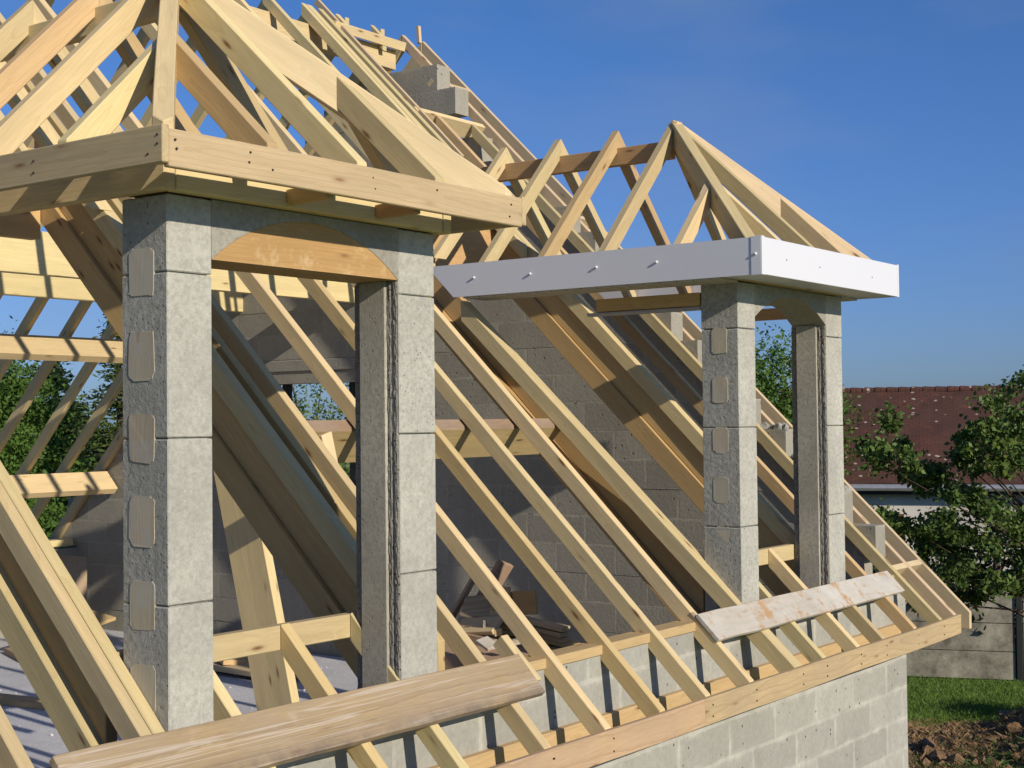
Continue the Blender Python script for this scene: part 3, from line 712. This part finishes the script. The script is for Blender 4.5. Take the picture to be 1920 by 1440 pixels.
OC2 = [(8.0, 10.6, -1.45, .8, .22, .03, .9, .9, .2, 'bark', 'dark board leaning on the gable wall left of the near pillar'),
 (7.7, 10.3, -1.66, .9, .3, .03, .2, .1, .2, 'pine2', 'orange sheet lying on the slab left of the near pillar'),
 (7.9, 8.6, -1.72, 1.2, .35, .04, 1.1, .05, .1, 'pine2', 'orange board lying on the slab between gable and leaning board'),
 (7.6, 8.2, -1.78, 1.4, .3, .04, 1.5, .0, .0, 'verge', 'pale board lying on the slab right of the near pillar'),
 (6.9, 9.4, -1.80, 2.2, .2, .05, 1.2, 0, 0, 'bark', 'long dark plank lying on the slab near the rear wall'),
 (5.9, 8.9, -1.81, 1.5, .16, .04, 1.7, 0, 0, 'pine2', 'reddish plank lying on the slab at the left of the photo')]
for a in OC2:
    offcut(*a[:9], M[a[9]], a[10])
# two props in the gable window
for y in (8.68, 7.93):
    tag(timber('window_prop', (8.66, y, -.77), (8.66, y, .445), .06, .06, M['iron'], None, up=(-1, 0, 0)), 'dark upright prop standing in the gable window, ' + ('left one' if y > 8 else 'right one'), 'prop', 'props in the gable window')
# crumbs and chips on the slab
bm = bmesh.new()
for i in range(200):
    r = q.uniform(.003, .014); x = q.uniform(5.2, 8.3); y = q.uniform(6, 10.5)
    gg = bmesh.ops.create_icosphere(bm, subdivisions=1, radius=r, matrix=Matrix.Translation((x, y, FZ + r * .4)))
    for v in gg['verts']: v.co += Vector((q.uniform(-1, 1), q.uniform(-1, 1), q.uniform(-.5, .5))) * r * .5
o = link('wood_chips', bm, M['slab']); tag(o, 'wood chips and mortar crumbs scattered on the slab', 'debris', kind='stuff')

# ------------------------------------------------------------------ vegetation
def leafmat(name, c1, c2, c3=None):
    k = N(name); gm = k.n('NewGeometry')
    nz = k.noise(k.coord((1, 1, 1)), 1.2, 3, .6)
    a = k.mix(gm.outputs['Random Per Island'], c1, c2)
    b_ = k.mix(k.ramp(nz, [(.35, 0.0), (.7, .7)]), a, c3 or tuple(x * .6 for x in c1))
    k.col(b_); k.b.inputs['Roughness'].default_value = .55; k.b.inputs['Specular IOR Level'].default_value = .3
    tr = k.n('BsdfTranslucent'); k.l(b_, tr.inputs[0]); ms = k.n('MixShader'); ms.inputs[0].default_value = .3
    k.l(k.b.outputs[0], ms.inputs[1]); k.l(tr.outputs[0], ms.inputs[2]); k.l(ms.outputs[0], k.t.nodes['Material Output'].inputs[0])
    return k.m
M['leaf_apple'] = leafmat('leaf_apple', (.16, .23, .045), (.08, .14, .03), (.05, .09, .022))
M['leaf_bright'] = leafmat('leaf_bright', (.12, .21, .035), (.07, .145, .025))
M['leaf_dark'] = leafmat('leaf_dark', (.035, .06, .018), (.02, .038, .013))
M['needle'] = leafmat('needle', (.05, .085, .03), (.025, .05, .02))
M['needle_gold'] = leafmat('needle_gold', (.12, .15, .035), (.06, .10, .025))
M['grass'] = leafmat('grass_blades', (.16, .26, .045), (.11, .19, .03), (.09, .16, .03))
def leaves(name, pts, sizes, mat, parent, rs, flat=.0, aspect=.6):
    n = len(pts); P = np.asarray(pts, dtype=np.float64); s = np.asarray(sizes)[:, None]
    a = rs.normal(size=(n, 3)); a /= np.linalg.norm(a, axis=1)[:, None]; b = rs.normal(size=(n, 3))
    if flat: a[:, 2] *= (1 - flat)
    b -= (b * a).sum(1)[:, None] * a; b /= np.linalg.norm(b, axis=1)[:, None]
    V = np.empty((n, 4, 3)); V[:, 0] = P - a * s; V[:, 1] = P + b * s * aspect; V[:, 2] = P + a * s; V[:, 3] = P - b * s * aspect
    me = bpy.data.meshes.new(name); me.vertices.add(n * 4); me.vertices.foreach_set('co', V.reshape(-1))
    me.loops.add(n * 4); me.loops.foreach_set('vertex_index', np.arange(n * 4, dtype=np.int32))
    me.polygons.add(n); me.polygons.foreach_set('loop_start', np.arange(0, n * 4, 4, dtype=np.int32)); me.polygons.foreach_set('loop_total', np.full(n, 4, dtype=np.int32))
    me.update(calc_edges=True); me.materials.append(mat)
    o = bpy.data.objects.new(name, me); C.objects.link(o)
    if parent is not None: o.parent = parent; o.matrix_parent_inverse = Matrix.Translation(parent.location).inverted()
    return o
def broadleaf(loc, H, R, seed, mat, label, nclump=90, per=160, leaf=.06, trunk_r=.14, crown_lo=.25, shape=1.0, group=None, clumps=None, clr=.45, kindname='broadleaf_tree'):
    rs = np.random.RandomState(seed); root = empty(kindname, loc, label, 'tree', group); L0 = Vector(loc)
    if clumps is None:
        clumps = []
        cz = H * (1 + crown_lo) / 2; hz = H * (1 - crown_lo) / 2
        while len(clumps) < nclump:
            p = rs.uniform(-1, 1, 3); d = np.linalg.norm(p)
            if d > 1 or d < .45: continue
            clumps.append((p[0] * R, p[1] * R, cz + p[2] * hz * (1.0 - .25 * abs(p[0]))))
    bm = bmesh.new()
    top = Vector((rs.uniform(-.1, .1), rs.uniform(-.1, .1), H * .72))
    fork = [L0 + Vector((0, 0, -.1)), L0 + Vector((.05, .02, H * .22)), L0 + Vector((.0, .06, H * .45)), L0 + top]
    tube(bm, fork, trunk_r, trunk_r * .35, 8)
    for i, c in enumerate(clumps):
        if i % 4: continue
        e_ = L0 + Vector(c); t = rs.uniform(.25, .85); s_ = fork[1].lerp(fork[3], t)
        md = s_.lerp(e_, .5) + Vector((rs.uniform(-.15, .15), rs.uniform(-.15, .15), rs.uniform(.0, .25))) * R * .3
        tube(bm, [s_, md, e_], trunk_r * .14, .006, 5)
    link('trunk', bm, M['trunk'], root, smooth=True)
    pts = []
    for c in clumps:
        rr = clr * rs.uniform(.6, 1.25) * (R / 1.5) ** .5; k_ = int(per * rs.uniform(.5, 1.3))
        p = rs.normal(size=(k_, 3)) * rr * np.array([.55, .55, .38]); pts.append(p + np.array(c) + np.array(loc))
    pts = np.concatenate(pts)
    leaves('crown', pts, leaf * rs.uniform(.6, 1.3, len(pts)), mat, root, rs)
    return root
def conifer(loc, H, R, seed, mat, label, n=9000, leaf=.10, group=None):
    rs = np.random.RandomState(seed); root = empty('conifer', loc, label, 'tree', group)
    bm = bmesh.new(); tube(bm, [Vector(loc), Vector(loc) + Vector((.05, 0, H * .5)), Vector(loc) + Vector((0, 0, H))], .18, .02, 7); link('trunk', bm, M['trunk'], root)
    pts = []; nb = 150
    for i in range(nb):
        t = rs.uniform(0, 1) ** .8; z = H * (.12 + .88 * t); rl = R * (1 - t) ** .8 * rs.uniform(.65, 1.1) + .08; a = rs.uniform(0, 6.283)
        k_ = int(n / nb * (.3 + 1.2 * (1 - t))); u = rs.uniform(.1, 1, k_) ** .7
        x = np.cos(a) * rl * u; y = np.sin(a) * rl * u; zz = z - .28 * rl * u ** 1.5 + .12 * rl * u ** 3
        pts.append(np.stack([x, y, zz], 1) + rs.normal(size=(k_, 3)) * np.array([.09, .09, .05]) * (1 + R * .3))
    pts = np.concatenate(pts) + np.array(loc)
    leaves('crown', pts, leaf * rs.uniform(.6, 1.3, len(pts)), mat, root, rs, flat=.5, aspect=.3)
    return root
# view frame toward the right background
AZ = rad(20.0); FV = Vector((math.cos(AZ), math.sin(AZ), 0)); UV = Vector((math.sin(AZ), -math.cos(AZ), 0))
def W(u, v, z=GZ): return FV * v + UV * u + Vector((0, 0, z))
FR = Matrix((UV, FV, Vector((0, 0, 1)))).transposed().to_4x4()

# fruit tree in front of the old house: clumps set out branch by branch
base = W(1.9, 17.3)
cl = []
spec = [(-240, 20, .7), (-215, 25, .9), (-190, 20, .8), (-165, 35, .8), (-150, 60, .8), (-120, 60, .8), (-140, 85, .7), (-100, 90, .9), (-70, 105, .9), (-40, 120, .9), (-90, 45, .4), (-175, 75, .4), (-196, -15, .3), (-196, -45, .25),
        (-75, -5, .6), (-50, -20, .8), (-40, 10, .8), (-20, -40, .8), (0, -10, .9), (-30, -70, .7), (0, -80, .9), (20, -40, 1), (-60, 50, .6), (-20, 50, .9), (15, 30, 1), (-75, 25, .5), (10, -110, .6), (40, -100, .8),
        (-225, 150, .5), (-205, 140, .5), (-185, 150, .6), (-150, 160, .6), (-120, 150, .8), (-95, 160, .8), (-130, 185, .8), (-100, 190, .9), (-70, 170, .7), (-40, 180, .7), (0, 160, .7), (30, 140, .8), (-150, 180, .6),
        (-200, 235, .7), (-180, 250, .8), (-160, 265, .9), (-140, 285, .9), (-110, 240, .8), (-80, 230, .7), (-60, 270, .9), (-30, 240, .8), (0, 260, 1), (-100, 290, .9), (-70, 310, .9), (-20, 310, 1), (30, 300, 1), (20, 220, .9),
        (-130, 320, .9), (-90, 330, 1), (-40, 345, 1), (10, 350, 1), (50, 250, 1), (60, 180, 1), (60, 60, 1), (70, 0, 1), (90, 120, 1), (100, 300, 1), (120, 200, 1), (110, 60, 1), (150, 150, 1), (160, 260, 1), (-165, 222, .5), (-215, 165, .3)]
rs = np.random.RandomState(4)
for dx, dy, wt in spec:
    if dy > 305: continue
    dx += rs.uniform(-6, 6)                                # centimetre-scale layout of the crown seen in elevation
    u = (dx + 20) / 150.0; z = (785 - (842 + dy)) / 158.0 + .12
    if dy < -60 and dx < 60: wt *= .45
    for r_ in range(max(1, int(round(wt * 3)))):
        v = rs.uniform(-.9, .9) * (.3 + .7 * wt)
        c = UV * (u - 1.2 + rs.uniform(-.1, .1)) + FV * (v - .3); cl.append((c.x, c.y, z - GZ + rs.uniform(-.08, .08)))
broadleaf(tuple(base), 4.6, 1.0, 7, M['leaf_apple'], 'leafy fruit tree in front of the old tiled house', per=200, leaf=.034, clumps=cl, clr=.18, trunk_r=.13, kindname='fruit_tree')
# shrubs in the shade behind the fence
for i, (u, v, h, r) in enumerate([(-1.6, 26.6, 2.5, 1.5), (1.0, 26.6, 2.9, 1.6), (3.4, 26.8, 3.2, 1.8), (-3.6, 28.5, 2.2, 1.4), (5.8, 28, 3.6, 2.0)]):
    broadleaf(tuple(W(u, v)), h, r, 30 + i, M['leaf_dark'] if i != 3 else M['leaf_bright'], ['low dark shrub behind the fence, left of the post', 'dense dark shrub behind the fence post', 'tall dark shrub behind the fence at the right edge', 'bright bush behind the fence beside the house corner', 'large dark bush beyond the right end of the fence'][i], nclump=60, per=110, leaf=.07, crown_lo=.02, group='shrubs behind the fence', kindname='shrub')
broadleaf(tuple(W(2.2, 21.4)), 1.0, .8, 51, M['leaf_dark'], 'low bush at the foot of the fence near the right edge', nclump=30, per=90, leaf=.05, crown_lo=.0, kindname='shrub', trunk_r=.04)
# trees seen through the frame
broadleaf((30.4, 15.1, GZ), 6.25, 2.0, 61, M['leaf_bright'], 'green tree beside the old house, seen through the far dormer opening', nclump=110, per=220, leaf=.05, crown_lo=.35)
broadleaf((27.5, 17.0, GZ), 7.2, 1.3, 62, M['leaf_bright'], 'taller green tree seen left of the far dormer pillar', nclump=60, per=220, leaf=.05, crown_lo=.3)
broadleaf((17.9, 17.4, GZ), 6.0, 2.3, 63, M['leaf_apple'], 'open-branched tree seen through the gable window', nclump=120, per=110, leaf=.036, crown_lo=.25, trunk_r=.2)
broadleaf((20.5, 22.5, GZ), 4.4, 3.0, 64, M['leaf_bright'], 'low broad bush below the tree in the gable window', nclump=90, per=110, leaf=.09, crown_lo=.05)
T = [(17.6, 27.8, 6.3, 2.6, 'bright green broad tree at the left edge behind the rear rafters'),
     (20.2, 29.3, 5.3, 2.4, 'bright green tree right of the broad tree at the left edge'),
     (22.5, 34.0, 4.6, 2.6, 'green tree low behind the rear purlins'),
     (14.5, 30.0, 5.8, 2.6, 'bright green tree beyond the left edge'),
     (16.0, 24.6, 3.3, 2.2, 'low green bush under the rear roof slope')]
for i, (x, y, h, r, lb) in enumerate(T):
    broadleaf((x, y, GZ), h, r, 70 + i, M['leaf_bright'], lb, nclump=260, per=330, leaf=.05, crown_lo=.12, group='green trees behind the rear roof slope', clr=.5)
conifer((22.3, 30.3, GZ), 6.2, 1.5, 81, M['leaf_dark'], 'dark pointed conifer left of the near pillar', leaf=.12)
conifer((20.7, 27.6, GZ), 4.9, 1.7, 82, M['leaf_dark'], 'dark squat conifer left of the near pillar', leaf=.12)
conifer((18.9, 23.6, GZ), 6.4, 1.8, 83, M['needle_gold'], 'yellow-green conifer just left of the near pillar', n=12000, leaf=.09)
broadleaf((16.2, 20.4, GZ), 3.0, 1.0, 84, M['leaf_apple'], 'small pale-leaved bush above the lowest purlin', nclump=35, per=60, leaf=.05, crown_lo=.1)

# ------------------------------------------------------------------ old house on the right
hb = empty('old_house', tuple(W(2, 35)), 'old low house with a lichen-spotted red tile roof and white wall', 'house')
k = N('old_tiles'); co = k.coord(); br = k.n('TexBrick'); br.offset = .5
for a_, b_ in (('Scale', 1), ('Brick Width', .17), ('Row Height', .11), ('Mortar Size', .008), ('Mortar Smooth', .3), ('Bias', 0)): br.inputs[a_].default_value = b_
br.inputs['Color1'].default_value = (.105, .042, .030, 1); br.inputs['Color2'].default_value = (.085, .036, .027, 1); br.inputs['Mortar'].default_value = (.06, .028, .022, 1)
k.l(co, br.inputs['Vector'])
c = k.mix(k.ramp(k.noise(co, .8, 5, .6), [(.35, 0.0), (.7, .75)]), br.outputs[0], (.065, .038, .028))
c = k.mix(k.ramp(k.noise(co, 2.6, 4, .6), [(.55, 0.0), (.75, .6)]), c, (.15, .055, .03))
v = k.n('TexVoronoi'); v.inputs['Scale'].default_value = 5.5; k.l(co, v.inputs['Vector']); sp = k.n('SeparateColor'); k.l(v.outputs['Color'], sp.inputs[0])
mu = k.n('Math', operation='MULTIPLY'); k.l(k.ramp(v.outputs['Distance'], [(.16, 1.0), (.26, 0.0)]), mu.inputs[0]); k.l(k.ramp(sp.outputs[0], [(.66, 0.0), (.69, .9)]), mu.inputs[1])
c = k.mix(mu.outputs[0], c, (.42, .36, .30)); k.col(c); k.b.inputs['Roughness'].default_value = .9; k.bump(br.outputs[1], .5, .01)
M['tiles'] = k.m
k = N('old_render'); k.col(k.mix(k.ramp(k.noise(k.coord(), 1.1, 6, .7), [(.35, 0.0), (.65, 1.0)]), (.42, .39, .34), (.60, .57, .52))); M['render'] = k.m
def frame_box(name, a, b, mat, parent, bev=0):
    bm = bmesh.new(); bbox(bm, a, b, bev=bev); return link(name, bm, mat, parent, mat_world=FR.copy())
UL, UR = -3.75, 12.0
frame_box('wall', (UL + .1, 33.3, GZ - .2), (UR, 33.6, -1.42), M['render'], hb)
frame_box('wall', (UL + .1, 33.6, GZ - .2), (UL + .4, 40.9, -1.42), M['render'], hb)
# roof slab with thickness: local X along the ridge, local Y up the slope
ev = Vector((UL, 32.95, -1.42)); rg = Vector((UL, 37.4, .70)); sv = (rg - ev); Ls = sv.length; sv.normalize()
mw = FR @ Matrix((Vector((1, 0, 0)), sv, Vector((1, 0, 0)).cross(sv))).transposed().to_4x4(); mw.translation = FR @ ev
bm = bmesh.new(); nx, ny = 60, 24
vv = [[bm.verts.new(((UR - UL) * i / nx, Ls * j / ny, mnoise.noise(Vector((i * .35, j * .3, 0))) * .035 + mnoise.noise(Vector((i * .9, 4, 0))) * .012)) for i in range(nx + 1)] for j in range(ny + 1)]
for j in range(ny):
    for i in range(nx): bm.faces.new((vv[j][i], vv[j][i + 1], vv[j + 1][i + 1], vv[j + 1][i]))
ret = bmesh.ops.extrude_face_region(bm, geom=bm.faces[:])
for vtx in [e_ for e_ in ret['geom'] if isinstance(e_, bmesh.types.BMVert)]: vtx.co.z -= .12
bmesh.ops.recalc_face_normals(bm, faces=bm.faces[:])
roof = link('roof', bm, M['tiles'], hb, mat_world=mw)
bm = bmesh.new(); bk_ = [(UL, 37.4, .68), (UR, 37.4, .68), (UR, 41.2, -1.42), (UL, 41.2, -1.42)]
f = bm.faces.new([bm.verts.new(p) for p in bk_]); ret = bmesh.ops.extrude_face_region(bm, geom=[f])
for vtx in [e_ for e_ in ret['geom'] if isinstance(e_, bmesh.types.BMVert)]: vtx.co.z -= .12
bmesh.ops.recalc_face_normals(bm, faces=bm.faces[:]); link('roof', bm, M['tiles'], hb, mat_world=FR.copy())
bm = bmesh.new(); f = bm.faces.new([bm.verts.new(p) for p in ((UL + .12, 33.5, -1.5), (UL + .12, 40.9, -1.5), (UL + .12, 37.4, .62))]); ret = bmesh.ops.extrude_face_region(bm, geom=[f])
for vtx in [e_ for e_ in ret['geom'] if isinstance(e_, bmesh.types.BMVert)]: vtx.co.x += .25
bmesh.ops.recalc_face_normals(bm, faces=bm.faces[:]); link('wall', bm, M['render'], hb, mat_world=FR.copy())
bm = bmesh.new(); u = UL
while u < UR:                                           # half-round ridge tiles, each lapping the next
    mt = FR @ (Matrix.Translation((u + .15, 37.4, .70)) @ Matrix.Rotation(rad(90), 4, 'Y') @ Matrix.Rotation(rad(90), 4, 'Z'))
    bmesh.ops.create_cone(bm, cap_ends=True, segments=10, radius1=.095, radius2=.075, depth=.31, matrix=mt); u += .29
link('ridge_tiles', bm, M['tiles'], roof)
bm = bmesh.new(); tube(bm, [FR @ Vector((UL - .05, 32.9, -1.50)), FR @ Vector((4, 32.9, -1.51)), FR @ Vector((UR, 32.9, -1.50))], .075, .075, 10); link('gutter', bm, M['zinc'], hb)
frame_box('fascia', (UL, 33.0, -1.66), (UR, 33.06, -1.54), M['iron'], hb)
wf = frame_box('window', (-1.32, 33.26, -2.75), (-.82, 33.33, -2.20), M['iron'], hb)
frame_box('brick_head', (-1.45, 33.22, -2.20), (-.70, 33.29, -2.10), plain('brick_red', (.22, .10, .07), .9, .1, nz=20), wf)
frame_box('brick_jamb', (-.81, 33.23, -2.75), (-.68, 33.285, -2.20), bpy.data.materials['brick_red'], wf)

# ------------------------------------------------------------------ fence of concrete panels
fn = empty('panel_fence', tuple(W(0, 25.3)), 'low weathered concrete panel fence, tree shade painted into its mottling, with posts at the end of the lawn', 'fence')
k = N('fence_panel'); co = k.coord(); k.col(k.mix(k.ramp(k.noise(co, 2.2, 6, .7), [(.35, 0.0), (.65, 1.0)]), (.12, .105, .08), (.36, .33, .26))); k.bump(k.noise(co, 25, 4), .4, .01); M['fence'] = k.m  # strong noise contrast paints dappled tree shade onto the panels
for i in range(-3, 6):
    u0 = -1.05 + i * 2.25
    frame_box('fence_post', (u0, 25.12, GZ - .1), (u0 + .10, 25.24, GZ + 1.62), M['iron'], fn, bev=.01)
    for j in range(3):
        frame_box('fence_panel', (u0 + .11, 25.16, GZ + .02 + j * .46), (u0 + 2.24, 25.20, GZ + .47 + j * .46), M['fence'], fn, bev=.006)
    

# ------------------------------------------------------------------ ground
k = N('lawn'); co = k.coord(); a_ = k.noise(co, .5, 5, .6); b_ = k.noise(co, 9, 5, .7)
k.col(k.mix(k.ramp(b_, [(.3, 0.0), (.7, 1.0)]), k.mix(k.ramp(a_, [(.35, 0.0), (.65, 1.0)]), (.07, .13, .02), (.12, .19, .03)), (.15, .20, .045))); k.bump(b_, .8, .03); M['lawn'] = k.m
k = N('bare_earth'); co = k.coord(); a_ = k.noise(co, 1.6, 6, .65); b_ = k.noise(co, 14, 6, .75)
c = k.mix(k.ramp(a_, [(.35, 0.0), (.65, 1.0)]), (.22, .125, .065), (.36, .235, .13)); c = k.mix(k.ramp(b_, [(.38, .5), (.55, 0.0)]), c, (.09, .052, .03))
k.col(c); k.bump(b_, 1.0, .06); M['earth'] = k.m
bm = bmesh.new(); bmesh.ops.create_grid(bm, x_segments=90, y_segments=90, size=.5)
for v_ in bm.verts:
    t = Vector((v_.co.x * 2, v_.co.y * 2)); r = max(abs(t.x), abs(t.y)); sc_ = 60 + 1200 * max(0, r - .6) ** 1.5
    v_.co = Vector((15 + t.x * sc_, 12 + t.y * sc_, GZ + mnoise.noise(Vector((t.x * 30, t.y * 30, 0))) * .03))
tag(link('ground', bm, M['lawn'], smooth=True), kind='structure')
bm = bmesh.new(); nu, nv = 150, 130; gr = []
for j in range(nv + 1):
    row = []
    for i in range(nu + 1):
        u = -7 + 14 * i / nu; v_ = 8.5 + 14.2 * j / nv
        P = W(u, v_)
        edge = 21.4 + mnoise.noise(Vector((u * .9, 2, 0))) * .9 + (-.5 if u > .7 else 0)
        h = mnoise.noise(Vector((u * .7, v_ * .7, 1))) * .16 + mnoise.noise(Vector((u * 2.6, v_ * 2.6, 5))) * .09 + mnoise.noise(Vector((u * 8, v_ * 8, 3))) * .045 + .18
        mound = math.exp(-(((u - 1.9) / .9) ** 2 + ((v_ - 19.6) / 1.3) ** 2)) * .85
        fade = max(0, min(1, (edge - v_) / 1.2))
        row.append(bm.verts.new((P.x, P.y, GZ + .03 + (h + mound) * fade - .06 * (1 - fade) - .03)))
    gr.append(row)
for j in range(nv):
    for i in range(nu): bm.faces.new((gr[j][i], gr[j][i + 1], gr[j + 1][i + 1], gr[j + 1][i]))
tag(link('earth_mounds', bm, M['earth'], smooth=True), kind='structure')
from mathutils.bvhtree import BVHTree
me_ = bpy.data.objects['earth_mounds']; bt = BVHTree.FromPolygons([v.co[:] for v in me_.data.vertices], [p.vertices[:] for p in me_.data.polygons])
def gz(x, y):
    h = bt.ray_cast(Vector((x, y, 5)), Vector((0, 0, -1))); return max(GZ, h[0].z) if h[0] else GZ
rs = np.random.RandomState(9)
# clods
bm = bmesh.new()
for i in range(1500):
    u = rs.uniform(-1.8, 3.6); v_ = rs.uniform(13.5, 21.2); P = W(u, v_); r = rs.uniform(.015, .06) * (1 if rs.rand() > .06 else 2.2)
    gg = bmesh.ops.create_icosphere(bm, subdivisions=1, radius=r, matrix=Matrix.Translation((P.x, P.y, gz(P.x, P.y) + r * .3)))
    for vt in gg['verts']: vt.co += Vector(rs.uniform(-1, 1, 3)) * r * .35
tag(link('earth_clods', bm, M['earth']), 'clods of brown earth strewn over the mounds', 'earth', kind='stuff')
# grass tufts and weeds
def tufts(name, n, area, hmin, hmax, mat, label, cat, wild=.35, dens=None):
    V = []; F = []
    for i in range(n):
        u, v_ = area(rs); P = W(u, v_); z = gz(P.x, P.y)
        if dens and not dens(u, v_, z): continue
        h = rs.uniform(hmin, hmax); a = rs.uniform(0, 6.283); wd = h * .07; lean = Vector((rs.normal() * wild * h, rs.normal() * wild * h, 0))
        s = Vector((math.cos(a), math.sin(a), 0)) * min(wd, .0035); b0 = Vector((P.x, P.y, z - .01)); k0 = len(V)
        V += [b0 - s, b0 + s, b0 + lean * .4 + s * .7 + Vector((0, 0, h * .6)), b0 + lean + Vector((0, 0, h))]; F += [(k0, k0 + 1, k0 + 2, k0 + 3)]
    me = bpy.data.meshes.new(name); me.from_pydata([v[:] for v in V], [], F); me.materials.append(mat)
    o = bpy.data.objects.new(name, me); C.objects.link(o); return tag(o, label, cat, kind='stuff')
tufts('grass', 70000, lambda r: (r.uniform(-3.5, 4.5), r.uniform(20.6, 25.1)), .03, .09, M['grass'], 'short mown grass in front of the fence', 'grass')
M['straw'] = leafmat('dry_straw', (.42, .28, .14), (.28, .17, .08))
tufts('dry_weeds', 22000, lambda r: (r.uniform(-2.2, 2.2), 15.5 + 6.1 * r.uniform() ** .7), .02, .09, M['straw'], 'dry brown weeds on the bare earth', 'weeds', .7)
M['weed'] = leafmat('weed_green', (.08, .15, .03), (.05, .10, .025))
tufts('green_weeds', 5000, lambda r: (r.normal() * .7 + .9, r.normal() * .9 + 17.4), .03, .10, M['weed'], 'green weeds growing on the earth mound', 'weeds', .9)
